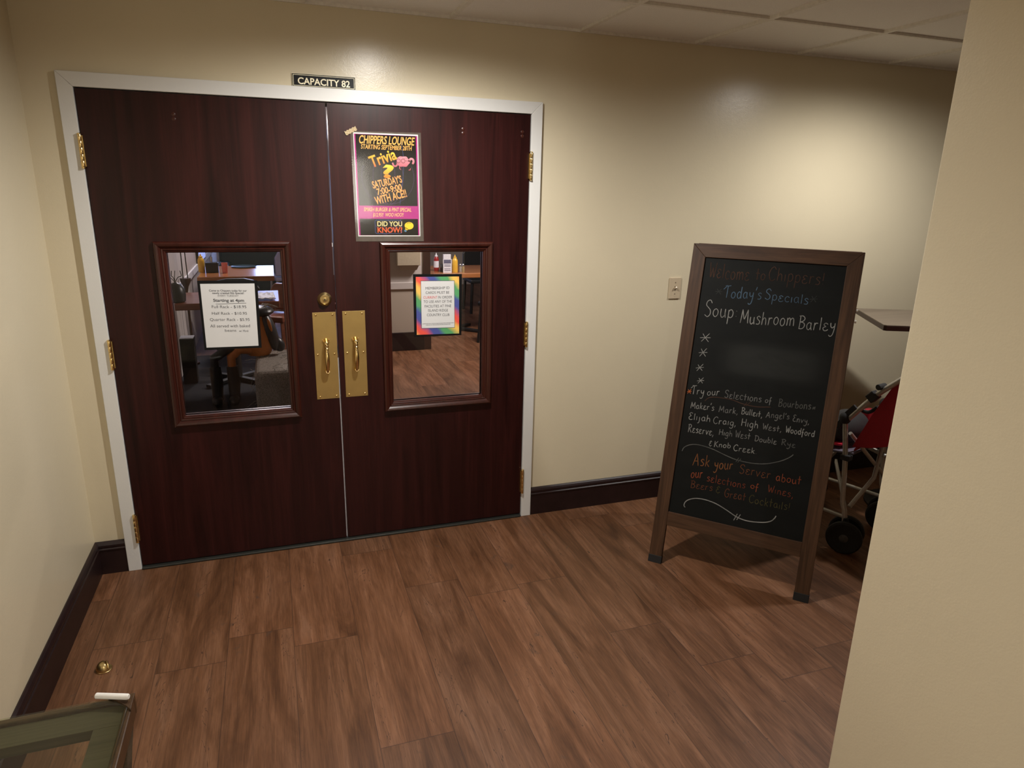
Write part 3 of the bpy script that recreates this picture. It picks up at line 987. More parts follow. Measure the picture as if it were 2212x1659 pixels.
def hinge(z0, z1, x, side, parent):
    b = MB()
    n = 5
    hh = (z1 - z0) / n
    for i in range(n):
        a = z0 + i * hh
        b.lathe([(0.0068, a + 0.0006), (0.0072, a + 0.0016), (0.0072, a + hh - 0.0016), (0.0068, a + hh - 0.0006)], (x, -T - 0.005, 0), 'Z', 16)
    b.lathe([(0.004, z1 - 0.001), (0.0078, z1), (0.0078, z1 + 0.002), (0.003, z1 + 0.005)], (x, -T - 0.005, 0), 'Z', 16)
    b.lathe([(0.003, z0 - 0.005), (0.0078, z0 - 0.002), (0.0078, z0), (0.004, z0 + 0.001)], (x, -T - 0.005, 0), 'Z', 16)
    o = b.build('hinge', 'brass', parent, smooth=True)
    lf = MB().box(x + side * 0.001, -T - 0.003, z0 + 0.004, x + side * 0.010, DF, z1 - 0.004)
    lf.build('hinge_leaf', 'old_brass', o)
    return o


def door(name, x0, x1, win, hinge_x, side):
    """x0..x1 leaf edges; win = moulding rectangle"""
    root = thing(name, (0, 0, 0), None, None, kind='structure')
    wx0, wz0, wx1, wz1 = win
    t = 0.034
    gx0, gz0, gx1, gz1 = wx0 + t, wz0 + t, wx1 - t, wz1 - t
    z0, z1 = 0.016, H - 0.004
    lf = MB()
    lf.box(x0, DF, z0, gx0, DB, z1).box(gx1, DF, z0, x1, DB, z1).box(gx0, DF, z0, gx1, DB, gz0).box(gx0, DF, gz1, gx1, DB, z1)
    leaf = lf.build('leaf', 'door', root)
    prof = [(0.0, DF + 0.001), (0.0, DF - 0.010), (0.003, DF - 0.017), (0.010, DF - 0.021), (0.018, DF - 0.019), (0.024, DF - 0.013), (0.027, DF - 0.009),
            (0.029, DF - 0.011), (0.034, DF - 0.010), (0.036, DF - 0.006), (0.038, DF - 0.007), (0.043, DF - 0.004), (0.046, DF + 0.002), (0.046, DF + 0.016)]
    MB().frame(wx0, wz0, wx1, wz1, prof).build('window_moulding', 'mould', root, smooth=False)
    MB().frame(wx0 + 0.004, wz0 + 0.004, wx1 - 0.004, wz1 - 0.004, [(0.0, DB), (0.004, DB + 0.012), (0.03, DB + 0.010), (0.042, DB - 0.002), (0.042, DB - 0.014)]).build('rear_moulding', 'mould', root)
    MB().box(gx0 + 0.002, 0.012, gz0 + 0.002, gx1 - 0.002, 0.017, gz1 - 0.002).build('window_pane', 'pane', root)
    for a, b in ((1.741, 1.862), (0.941, 1.062), (0.142, 0.272)):
        hinge(a, b, hinge_x, side, root)
    return root


MID = W / 2
d1 = door('door_1', 0.003, MID - 0.0035, (0.203, 0.663, 0.737, 1.461), 0.000, 1)
d2 = door('door_2', MID + 0.0035, W - 0.003, (1.118, 0.655, 1.650, 1.455), W, -1)
for a, root in ((0.331, d1), (1.507, d2), (1.788, d2)):
    for z in (1.951, 1.933):
        MB().lathe([(0.006, DF + 0.002), (0.0075, DF - 0.0005), (0.005, DF - 0.0016), (0.001, DF - 0.002)], (a, 0, z), 'Y', 14).build('hole_plug', 'mould', root, smooth=True)
MB().box(MID - 0.0028, 0.002, 0.016, MID + 0.0028, 0.010, 0.93).build('gap_light_strip', 'gap_pale', d2)  # added pale strip standing in for lounge light through the gap
MB().box(MID - 0.0030, 0.002, 1.435, MID + 0.0030, 0.010, 1.452).build('latch_tab', 'gap_pale', d2)

# pull plates with handles
def pull(x0, z1, root):
    pw, ph = 0.1016, 0.4064
    p = MB().box(x0, DF - 0.0018, z1 - ph, x0 + pw, DF + 0.0005, z1).build('pull_plate', 'satin_brass', root, bevel=0.0006)
    for dx in (0.014, pw - 0.014):
        for z in (z1 - 0.012, z1 - 0.194, z1 - ph + 0.012):
            MB().lathe([(0.0048, DF - 0.0015), (0.0044, DF - 0.0032), (0.0028, DF - 0.0046), (0.0006, DF - 0.0052)], (x0 + dx, 0, z), 'Y', 14).build('screw', 'brass', p, smooth=True)
    xc = x0 + pw / 2 + 0.002
    zt, zb = z1 - 0.130, z1 - 0.272
    g = MB()
    yb = DF - 0.0018
    # square flange, turned neck, bowed grip and foot
    g.box(xc - 0.017, yb - 0.004, zt - 0.006, xc + 0.017, yb, zt + 0.004)
    g.tube([(xc, yb, zt - 0.002), (xc, yb - 0.012, zt - 0.004), (xc, yb - 0.022, zt - 0.008)], [0.013, 0.010, 0.0095], 14)
    path, rad = [], []
    for i in range(25):
        t = i / 24
        z = zt - 0.004 + (zb - zt + 0.004) * t
        y = yb - 0.022 - 0.020 * math.sin(math.pi * min(1, t * 1.0)) ** 0.8
        r = 0.0068 + 0.0035 * math.sin(math.pi * max(0, min(1, (t - 0.22) / 0.74)))
        if t < 0.26:
            r = [0.0095, 0.0105, 0.0075, 0.0100, 0.0066, 0.0090, 0.0062][i] if i < 7 else r
        path.append((xc, y, z))
        rad.append(r)
    g.tube(path, rad, 16)
    g.tube([(xc, yb - 0.022, zb + 0.002), (xc, yb - 0.010, zb - 0.001), (xc, yb, zb - 0.001)], [0.0085, 0.0085, 0.012], 14)
    g.build('pull_handle', 'brass', p, smooth=True)


pull(0.8095, 1.1465, d1)
pull(0.9405, 1.1480, d2)
# deadbolt
db = MB().lathe([(0.0305, DF + 0.001), (0.0310, DF - 0.004), (0.029, DF - 0.007), (0.0235, DF - 0.015), (0.0215, DF - 0.018), (0.0195, DF - 0.0185), (0.0185, DF - 0.0165),
                 (0.0180, DF - 0.0165), (0.0105, DF - 0.0165), (0.0100, DF - 0.0185), (0.0085, DF - 0.0190), (0.0005, DF - 0.0190)], (0.8665, 0, 1.2055), 'Y', 40).build('deadbolt', 'old_brass', d1, smooth=True)
MB().plate([(0.8645, 1.199), (0.8685, 1.199), (0.8680, 1.205), (0.8692, 1.2085), (0.8665, 1.2110), (0.8638, 1.2085), (0.8650, 1.205)], DF - 0.0196, DF - 0.0188).build('keyhole', 'black', db)


# ---------------------------------------------------------------- signs and posters
def prints(key, loc, parent, y, split=None):
    by = {}
    for s, x0, z0, x1, z1, h, col, sh, bd in PRINT[key]:
        by.setdefault(col, []).append((s, x0, z0, x1, z1, h, sh, bd))
    for col, rows in by.items():
        for s, x0, z0, x1, z1, h, sh, bd in rows:
            mb = MB()
            lay_text(mb, s, x0 - loc[0], z0 - loc[2], x1 - loc[0], z1 - loc[2], h, sh, bd, y)
            mb.build('lettering', col, parent)


def rect(x0, z0, x1, z1):
    return [(x0, z0), (x1, z0), (x1, z1), (x0, z1)]


# capacity plaque above the doors
L0 = (0.9125, -0.0015, 2.107)
t = thing('capacity_sign', L0, 'small black plaque with gold capacity lettering above the doors', 'sign')
MB().plate(rect(-0.127, -0.0255, 0.127, 0.0255), -0.004, 0).build('plaque', 'sign_black', t, bevel=0.0008)
gb = MB().frame(-0.1225, -0.0210, 0.1225, 0.0210, [(0, -0.0041), (0, -0.0046), (0.0018, -0.0046), (0.0018, -0.0041)])
gb.frame(-0.127, -0.0255, 0.127, 0.0255, [(0, -0.0041), (0, -0.0046), (0.0012, -0.0046), (0.0012, -0.0041)])
gb.build('gold_border', 'gold', t)
prints('sign', (L0[0], 0, L0[2]), t, -0.0047)

# poster on the right leaf
L0 = (1.164, DF - 0.0008, 1.690)
t = thing('trivia_poster', L0, 'laminated black and magenta trivia night poster taped above the right window', 'poster')


def q(*pts):
    return [(x - L0[0], z - L0[2]) for x, z in pts]


MB().plate(q((1.0155, 1.4588), (1.3202, 1.4589), (1.3135, 1.9260), (1.0095, 1.9203)), -0.0006, 0).build('film_margin', 'film_edge', t)
MB().plate(q((1.0259, 1.4806), (1.3049, 1.481), (1.3007, 1.9174), (1.0210, 1.9155)), -0.0012, -0.0006).build('paper_sheet', 'paper', t)
pr = MB().plate(q((1.0295, 1.4850), (1.3005, 1.4852), (1.2968, 1.9115), (1.0245, 1.9100)), -0.0014, -0.0012).build('magenta_print', 'magenta', t)
MB().plate(q((1.0360, 1.4860), (1.2950, 1.4852), (1.2945, 1.5575), (1.0352, 1.5570)), -0.0016, -0.0014).build('black_print', 'poster_black', t)
MB().plate(q((1.0345, 1.6131), (1.2940, 1.6138), (1.2905, 1.9105), (1.0300, 1.9085)), -0.0016, -0.0014).build('black_print', 'poster_black', t)
ln = MB()
for i, (cx, w0) in enumerate(((1.165, 0.030), (1.165, 0.055), (1.165, 0.082))):
    pts = [(cx + w0 * math.sin(a) * (1 + 0.2 * i), 1.735 - 0.115 * math.cos(a)) for a in [math.radians(d) for d in range(-115, 116, 10)]]
    ln.ribbon(q(*pts), 0.0007, -0.0016, 0.0001)
for i in range(3):
    pts = [(1.10 + 0.03 * i + (0.10 - 0.02 * i) * k / 8, 1.555 - 0.065 * math.sin(math.pi * (0.1 + k / 9.5)) + 0.01 * i) for k in range(9)]
    ln.ribbon(q(*[(x, max(1.488, z)) for x, z in pts]), 0.0010, -0.0016, 0.0001)
ln.build('neon_line', 'purple_line', t)
bl = MB()
rr = []
for cx, cz, a0 in ((1.2130, 1.5000, -90), (1.2130, 1.5445, 0), (1.1085, 1.5445, 90), (1.1085, 1.5000, 180)):
    rr += [(cx + 0.007 * math.cos(math.radians(a0 + k * 22.5)), cz + 0.007 * math.sin(math.radians(a0 + k * 22.5))) for k in range(5)]
bl.ribbon(q(*(rr + [rr[0]])), 0.0016, -0.0016, 0.0001)
pts = [(1.225 + 0.010 * math.sin(k * 0.5), 1.89 - 0.03 * k) for k in range(10)]
bl.ribbon(q(*pts), 0.0010, -0.0016, 0.0001)
bl.build('neon_line', 'blue_line', t)
# plain brain drawing with spectacles, and the light bulb drawing
br = MB()
n = 28
br.plate(q(*[(1.2320 + (0.0300 + 0.002 * math.cos(5 * a)) * math.cos(a), 1.8030 + (0.0225 + 0.0018 * math.cos(6 * a)) * math.sin(a)) for a in [2 * math.pi * k / n for k in range(n)]]), -0.0019, -0.0016)
br.ribbon(q(*smooth_pts([(1.258, 1.803), (1.265, 1.815), (1.275, 1.814), (1.279, 1.804), (1.274, 1.794)], 5)), 0.0085, -0.0016, 0.0003)
br.ribbon(q(*smooth_pts([(1.208, 1.792), (1.200, 1.783), (1.190, 1.786), (1.186, 1.797)], 5)), 0.0070, -0.0016, 0.0003)
br.ribbon(q((1.217, 1.783), (1.216, 1.775), (1.222, 1.768)), 0.0040, -0.0016, 0.0003)
br.ribbon(q((1.256, 1.768), (1.263, 1.769), (1.265, 1.776)), 0.0040, -0.0016, 0.0003)
drawing = br.build('brain_drawing', 'pink', t)
sp = MB()
for cx in (1.2120, 1.2325):
    e = [(cx + 0.0085 * math.cos(a), 1.8055 + 0.0085 * math.sin(a)) for a in [2 * math.pi * k / 14 for k in range(15)]]
    sp.ribbon(q(*e), 0.0020, -0.0019, 0.0002)
sp.ribbon(q((1.241, 1.807), (1.262, 1.806)), 0.0018, -0.0019, 0.0002)
for z0, dx in ((1.822, 0.004), (1.818, 0.022)):
    sp.ribbon(q(*smooth_pts([(1.214 + dx, z0 - 0.003), (1.222 + dx, z0 + 0.001), (1.230 + dx, z0 - 0.003)], 4)), 0.0010, -0.0019, 0.0002)
sp.build('spectacles_drawing', 'dark_wood', t)
bu = MB()
bu.plate(q(*[(1.2535 + 0.0205 * math.cos(a) , 1.5275 + 0.0165 * math.sin(a)) for a in [2 * math.pi * k / 24 for k in range(24)]]), -0.0019, -0.0016)
bu.plate(q((1.2385, 1.5205), (1.2500, 1.5120), (1.2440, 1.5070), (1.2345, 1.5120)), -0.0019, -0.0016)
b = bu.build('bulb_drawing', 'bulb_yellow', t)
MB().plate(q((1.2340, 1.5105), (1.2430, 1.5055), (1.2385, 1.4995), (1.2300, 1.5040)), -0.0019, -0.0016).build('bulb_base', 'steel_blue', b)
gl = MB().ribbon(q(*smooth_pts([(1.243, 1.536), (1.252, 1.541), (1.262, 1.538)], 4)), 0.0018, -0.0019, 0.0002)
gl.build('bulb_glint', 'dark_wood', b)
prints('poster', (L0[0], 0, L0[2]), t, -0.0020)
# wavy clear film over everything, a little larger than the paper
film = MB()
nx, nz = 12, 18
vs, fs = [], []
for j in range(nz + 1):
    for i in range(nx + 1):
        u, v_ = i / nx, j / nz
        xa = (1.0155 + (1.3202 - 1.0155) * u) * (1 - v_) + (1.0095 + (1.3135 - 1.0095) * u) * v_
        za = (1.4588 + 0.0001 * u) * (1 - v_) + (1.9203 + 0.0057 * u) * v_
        vs.append((xa - L0[0], -0.0026 - 0.0012 * (math.sin(3.1 * u + 0.6) + math.sin(4.3 * v_ + 1.2 + 1.5 * u)) * math.sin(math.pi * u) * math.sin(math.pi * v_) - 0.0003, za - L0[2]))
for j in range(nz):
    for i in range(nx):
        a = j * (nx + 1) + i
        fs.append((a, a + 1, a + nx + 2, a + nx + 1))
film.add(vs, fs)
film.build('laminate_film', 'laminate', t, smooth=True)
tp = MB()
a0, a1 = Vector((0.9882, 1.908)), Vector((1.0350, 1.932))
dirv = (a1 - a0).normalized()
nv = Vector((-dirv.y, dirv.x))
top, bot = [], []
for k in range(9):
    c = a0 + (a1 - a0) * k / 8
    j = 0.0016 * (-1) ** k
    top.append(c + nv * (0.0085 + j))
    bot.append(c - nv * (0.0085 - j))
tp.plate(q(*[(p.x, p.y) for p in bot + top[::-1]]), -0.0042, -0.0036)
tp.build('tape', 'tape', t, bevel=0.0003)


def notice(L0, label, outer, inner, key, extra=None):
    t = thing('notice', L0, label, 'notice')
    MB().plate([(x - L0[0], z - L0[2]) for x, z in outer], -0.0016, 0).build('black_border', 'black_tape', t, bevel=0.0004)
    if extra:
        extra(t, L0)
    MB().plate([(x - L0[0], z - L0[2]) for x, z in inner], -0.0024, -0.0014).build('paper_sheet', 'paper', t)
    prints(key, (L0[0], 0, L0[2]), t, -0.0026)
    return t


PY0 = 0.0118
L0 = (0.469, PY0, 1.145)
notice(L0, 'black-bordered white rib special notice on the left door window', [(0.3525, 0.996), (0.586, 0.994), (0.5895, 1.293), (0.3515, 1.2965)],
       [(0.3615, 1.0065), (0.5735, 1.004), (0.5775, 1.2800), (0.3618, 1.2830)], 'menu')
MBu = MB().plate([(x - L0[0], z - L0[2]) for x, z in rect(0.4153, 1.1945, 0.5375, 1.1962)], -0.0027, -0.0024)
MBu.build('underline', 'ink', [o for o in bpy.data.objects if o.get('label', '').startswith('black-bordered white rib')][0])
L0b = (1.389, PY0, 1.158)


def rb(t, L0):
    MB().plate([(x - L0[0], z - L0[2]) for x, z in [(1.284, 1.019), (1.492, 1.016), (1.492, 1.292), (1.284, 1.294)]], -0.0021, -0.0014).build('rainbow_border', 'rainbow', t)
    MB().plate([(x - L0[0], z - L0[2]) for x, z in [(1.3070, 1.0485), (1.4708, 1.0455), (1.4695, 1.2738), (1.3062, 1.2762)]], -0.0022, -0.0014).build('inner_line', 'ink', t)
    fp = MB()
    rnd = random.Random(3)
    for z, xa, xb in ((1.0697, 1.3124, 1.4667), (1.0634, 1.3286, 1.4484)):
        x = xa
        while x < xb:
            l = rnd.uniform(0.003, 0.009)
            fp.plate([(a - L0[0], b - L0[2]) for a, b in rect(x, z, min(x + l, xb), z + 0.0017)], -0.0027, -0.0024)
            x += l + 0.0016
    fp.build('fine_print', 'ink', t)


notice(L0b, 'membership notice with rainbow tie-dye border on the right door window', [(1.272, 1.009), (1.504, 1.007), (1.506, 1.304), (1.271, 1.307)],
       [(1.3085, 1.0505), (1.4690, 1.0475), (1.4675, 1.2715), (1.3080, 1.2738)], 'member', rb)

# light switch
L0 = (2.673, 0, 1.2085)
t = thing('light_switch', L0, 'almond toggle light switch on the wall left of the chalkboard', 'light switch')
MB().plate(rect(-0.035, -0.057, 0.035, 0.057), -0.0065, -0.0003).build('cover_plate', 'switch', t, bevel=0.004, seg=3)
MB().box(-0.0045, -0.0075, -0.012, 0.0045, -0.006, 0.012).build('toggle_slot', 'counter', t)
MB().bar((0, -0.006, -0.001), (0, -0.019, 0.007), 0.008, 0.010, up=(0, 0, 1)).build('toggle', 'switch', t, bevel=0.0015)
for z in (0.030, -0.030):
    MB().lathe([(0.0032, -0.006), (0.0030, -0.0074), (0.0005, -0.0076)], (0, 0, z), 'Y', 12).build('screw', 'counter', t)

# dome door stop on the floor
t = thing('door_stop', (-0.018, -0.715, 0), 'aged brass dome door stop screwed to the floor near left wall', 'door stop', rotz=0.35)
ds = MB()
prof = [(0.0245, 0.0), (0.0255, 0.004), (0.025, 0.010), (0.0225, 0.018), (0.018, 0.025), (0.012, 0.030)]
vs, fs = [], []
seg = 36
cut = 0.004
for r, h in prof + [(0.0, 0.032)]:
    for k in range(seg):
        a = 2 * math.pi * k / seg
        x, y = r * math.cos(a), r * math.sin(a)
        vs.append((min(x, cut + 0.010 * (1 - h / 0.032)), y, h))
for i in range(len(prof)):
    for k in range(seg):
        a, b = i * seg + k, i * seg + (k + 1) % seg
        fs.append((a, b, b + seg, a + seg))
fs.append(tuple(range(seg))[::-1])
ds.add(vs, fs)
ds.build('dome', 'old_brass', t, smooth=True)
rg = MB()
arc = [(0.012 + 0.0, 0.021 * math.cos(a), 0.006 + 0.021 * math.sin(a) * 0.95) for a in [math.pi * k / 12 for k in range(13)]]
rg.tube(arc, 0.0032, 10)
rg.build('rim', 'old_brass', t, smooth=True)
MB().lathe([(0.0255, 0.0), (0.0265, 0.001), (0.0265, 0.003), (0.0245, 0.0045)], (0, 0, 0), 'Z', 36).build('base_ring', 'old_brass', t, smooth=True)
MB().box(0.010, -0.007, 0.002, 0.016, 0.007, 0.017).build('rubber_bumper', 'rubber', t, bevel=0.002)

# ---------------------------------------------------------------- A-frame chalkboard
bx = Vector((0.684614, -0.728906, 0.0))
lean = 0.2253
hn = Vector((0.728906, 0.684614, 0.0))
bu_ = Vector((0, 0, 1)) * math.cos(lean) + hn * math.sin(lean)
bn = -bx.cross(bu_)                 # local +y, pointing away from the viewer
if bn.dot(hn) < 0:
    bn = -bn
rot = Matrix((bx, bn, bu_)).transposed().to_4x4()
BO = Vector((2.2584, -0.6254, 0.0))
BW, BL = 0.7107, 1.5134
bt = thing('chalkboard_sign', BO, 'tall dark wood A-frame chalkboard with handwritten specials standing on the floor', 'chalkboard')
frm = bpy.data.objects.new('front_frame', None)
# front panel assembly as meshes in the tilted frame


def tilt(mb, m=rot):
    mb.v = [tuple(m @ Vector(p)) for p in mb.v]
    return mb


def board_part(mb, name, mat, parent=bt, m=rot, bevel=0.0):
    """mesh kept in its own tilted axes so the grain follows the wood"""
    o = mb.build(name, mat, parent, bevel=bevel)
    if parent is bt:
        o.matrix_local = m
    return o


FT = 0.022
bpy.data.objects.remove(frm)
for xa, nm in ((0.0, 'left'), (BW - 0.0605, 'right')):
    pst = MB().box(xa, 0, 0.034, xa + 0.0605, FT, BL - 0.060 if False else BL)
    p_ = MB()
    # mitred top end
    if xa == 0.0:
        p_.plate([(0, 0.004), (0.0605, 0.004), (0.0605, BL - 0.0605), (0, BL)], 0, FT)
    else:
        p_.plate([(BW - 0.0605, 0.004), (BW, 0.004), (BW, BL), (BW - 0.0605, BL - 0.0605)], 0, FT)
    post = board_part(p_, 'front_post', 'board_frame', bevel=0.0015)
    ft = MB().box(xa - 0.0015, -0.0015, -0.002, xa + 0.062, FT + 0.0015, 0.036)
    fo = ft.build('foot_cap', 'rubber', post, bevel=0.002)
board_part(MB().plate([(0.0605, BL - 0.0605), (BW - 0.0605, BL - 0.0605), (BW, BL), (0, BL)], 0.0002, FT - 0.0002), 'top_rail', 'board_rail', bevel=0.0015)
board_part(MB().box(0.0605, 0.001, 0.190, BW - 0.0605, FT - 0.001, 0.256), 'bottom_rail', 'board_rail', bevel=0.0015)
pan = board_part(MB().box(0.055, 0.008, 0.250, BW - 0.055, 0.014, BL - 0.055), 'chalk_panel', 'board')
groups = {}
for s, x0, z0, x1, z1, h, c in WORDS:
    groups.setdefault(c, []).append((s, x0, z0, x1, z1, h))
for c, rows in groups.items():
    for s, x0, z0, x1, z1, h in rows:
        mb = MB()
        wd = 0.0034 if h > 0.045 else 0.0027
        hand(mb, s, x0, z0, x1, z1, h, wd)
        mb.v = [(x, y + 0.0079, z) for x, y, z in mb.v]
        mb.build('chalk_star' if s == '*' else 'chalk_word', 'chalk_' + c, pan)
for c in range(0, len(FLOURISHES), 3):
    mb = MB()
    for cc, wd, pts in FLOURISHES[c:c + 3]:
        mb.ribbon(smooth_pts(pts, 8), wd)
    mb.v = [(x, y + 0.0079, z) for x, y, z in mb.v]
    mb.build('chalk_flourish', 'chalk_' + cc, pan)
# rear leg frame, leaning the other way
SP = 2 * BL * math.sin(lean) * 0.80
la2 = -math.atan2(SP - BL * math.sin(lean) - 0.03, BL * math.cos(lean))
bu2 = Vector((0, 0, 1)) * math.cos(la2) + hn * math.sin(la2)
bn2 = Vector((-math.sin(la2) * hn.x * 0, 0, 0))
rb_n = (hn * math.cos(la2) - Vector((0, 0, 1)) * math.sin(la2))
rot2 = Matrix((bx, rb_n, bu2)).transposed().to_4x4()
org2 = hn * (SP - 0.0)
rot2.translation = org2
LB = BL * math.cos(lean) / math.cos(la2) - 0.004
for xa in (0.012, BW - 0.0705):
    o = board_part(MB().box(xa, 0, 0.004, xa + 0.0585, 0.020, LB), 'rear_post', 'board_frame', m=rot2, bevel=0.0015)
    MB().box(xa - 0.001, -0.001, -0.001, xa + 0.0595, 0.021, 0.036).build('foot_cap', 'rubber', o, bevel=0.002)
board_part(MB().box(0.0705, 0.0005, 0.190, BW - 0.0705, 0.0195, 0.256), 'rear_rail', 'board_rail', m=rot2, bevel=0.0015)
board_part(MB().box(0.0705, 0.0005, LB - 0.06, BW - 0.0705, 0.0195, LB), 'rear_rail', 'board_rail', m=rot2, bevel=0.0015)
board_part(MB().box(0.0705, 0.007, 0.25, BW - 0.0705, 0.013, LB - 0.055), 'rear_panel', 'board', m=rot2)
# spreader chain on the right side
ch = MB()
pa = rot @ Vector((BW - 0.01, FT + 0.002, 1.22))
pb = rot2 @ Vector((BW - 0.02, -0.002, 1.16))
for k in range(9):
    c = pa.lerp(pb, (k + 0.5) / 9) - Vector((0, 0, 0.035 * math.sin(math.pi * (k + 0.5) / 9)))
    e = []
    for a in range(11):
        an = 2 * math.pi * a / 10
        d = (pb - pa).normalized()
        s2 = Vector((0, 0, 1)) if k % 2 else bx
        e.append(c + d * 0.009 * math.cos(an) + s2 * 0.005 * math.sin(an))
    ch.tube(e, 0.0013, 6, cap=False)
ch.build('chain', 'steel', bt, smooth=True)
for z in (1.27, 1.225):
    p0 = rot @ Vector((BW + 0.001, FT * 0.3, z))
    MB().tube([p0, p0 + bx * 0.007], 0.006, 10).build('screw_head', 'steel', bt, smooth=True)


# ---------------------------------------------------------------- glass topped side table in the near left corner
TZ = 0.56
tx0, tx1, ty1, ty0 = -0.140, 0.291, -1.630, -2.36
t = thing('side_table', (0, 0, 0), 'dark wood side table with clipped-corner glass top by the left wall', 'table')
RW, RH = 0.016, 0.045
# outer rim of four rails, wide ledge under the glass
for nm, bb in (('rail', (tx0, ty1 - RW, tx1, ty1)), ('rail', (tx0, ty0, tx1, ty0 + RW)), ('rail', (tx0, ty0 + RW, tx0 + RW, ty1 - RW)), ('rail', (tx1 - RW, ty0 + RW, tx1, ty1 - RW))):
    MB().box(bb[0], bb[1], TZ - RH, bb[2], bb[3], TZ - 0.002).build(nm, 'table_dark', t, bevel=0.003)
LW = 0.066
for bb in ((tx0 + RW, ty1 - RW - LW, tx1 - RW, ty1 - RW), (tx0 + RW, ty0 + RW, tx1 - RW, ty0 + RW + LW), (tx0 + RW, ty0 + RW + LW, tx0 + RW + LW, ty1 - RW - LW), (tx1 - RW - LW + 0.012, ty0 + RW + LW, tx1 - RW, ty1 - RW - LW)):
    MB().box(bb[0], bb[1], TZ - 0.036, bb[2], bb[3], TZ - 0.0105).build('glass_ledge', 'table_wood', t, bevel=0.001)
cl = 0.042
gx0, gx1, gy0, gy1 = tx0 + RW * 0.4, tx1 - RW * 0.45, ty0 + RW * 0.4, ty1 - RW * 0.4
poly = [(gx0 + cl, gy0), (gx1 - cl, gy0), (gx1, gy0 + cl), (gx1, gy1 - cl), (gx1 - cl, gy1), (gx0 + cl, gy1), (gx0, gy1 - cl), (gx0, gy0 + cl)]
MB().prism(poly, TZ - 0.002, TZ + 0.006).build('glass_top', 'table_glass', t, bevel=0.0015)
for sx, sy in ((1, 1), (1, -1), (-1, 1), (-1, -1)):
    cx, cy = (tx1 if sx > 0 else tx0), (ty1 if sy > 0 else ty0)
    cap = [(cx, cy), (cx - sx * 0.056, cy), (cx - sx * 0.040, cy - sy * 0.012), (cx - sx * 0.012, cy - sy * 0.040), (cx, cy - sy * 0.056)]
    if sx * sy < 0:
        cap = cap[::-1]
    MB().prism(cap, TZ - 0.004, TZ + 0.003).build('corner_cap', 'table_dark', t, bevel=0.0015)
    lg = MB()
    path, rad = [], []
    for k in range(9):
        u = k / 8
        z = (TZ - RH) * (1 - u)
        inset = 0.031 + 0.03 * math.sin(math.pi * min(1, u * 1.1)) * 0.6
        path.append((cx - sx * inset, cy - sy * inset, max(z, 0.0)))
        rad.append(0.028 * (1 - 0.5 * u))
    lg.tube(path, rad, 8)
    lg.build('leg', 'table_wood', t, bevel=0.001, smooth=True)
# chalk stick lying across the table corner
ck = MB().tube([(-0.040, 0, 0), (-0.038, 0, 0), (0.033, 0, 0), (0.036, 0, 0)], [0.0045, 0.0066, 0.0066, 0.0050], 16)
o = ck.build('chalk_stick', 'chalk', smooth=True)
o.location = (0.250, -1.643, TZ + 0.0135)
o.rotation_euler = (0, 0, math.radians(-20))
tag(o, 'white stick of chalk lying on the corner of the side table', 'chalk')

# ---------------------------------------------------------------- bar-height counter table behind the chalkboard
CZ = 1.09
TX, TY = 3.97, -0.53
t = thing('counter_table', (TX, TY, 0), 'grey-brown laminate topped tall table behind the chalkboard and the stroller', 'table')
poly = [(3.762, -0.168), (3.500, -0.608), (3.506, -0.623), (4.139, -0.890), (4.406, -0.441)]
pl = [(x - TX, y - TY) for x, y in poly]
MB().prism(pl, CZ - 0.004, CZ).build('tabletop', 'counter', t)
MB().prism(pl, CZ - 0.028, CZ - 0.0042).build('edge_band', 'counter_edge', t, bevel=0.001)
MB().tube([(0.02, 0, 0.02), (0.02, 0, CZ - 0.03)], 0.035, 16).build('pedestal', 'black', t, smooth=True)
MB().lathe([(0.22, 0.0), (0.22, 0.010), (0.12, 0.022), (0.04, 0.030)], (0.02, 0, 0), 'Z', 32).build('foot_plate', 'black', t, smooth=True)

# ---------------------------------------------------------------- folding stroller
an = math.radians(-72)
SF = Vector((3.25, -0.81, 0))          # near rear caster; +x to the rear, +y to the far side
SWD = 0.40
st = thing('stroller', SF, 'red umbrella stroller with grey tube frame beside the wall corner', 'stroller', rotz=an)


def sp_(mb, name, mat, parent=st, **k):
    return mb.build(name, mat, parent, **k)


def tilt(mb, m):
    mb.v = [tuple(m @ Vector(p)) for p in mb.v]
    return mb


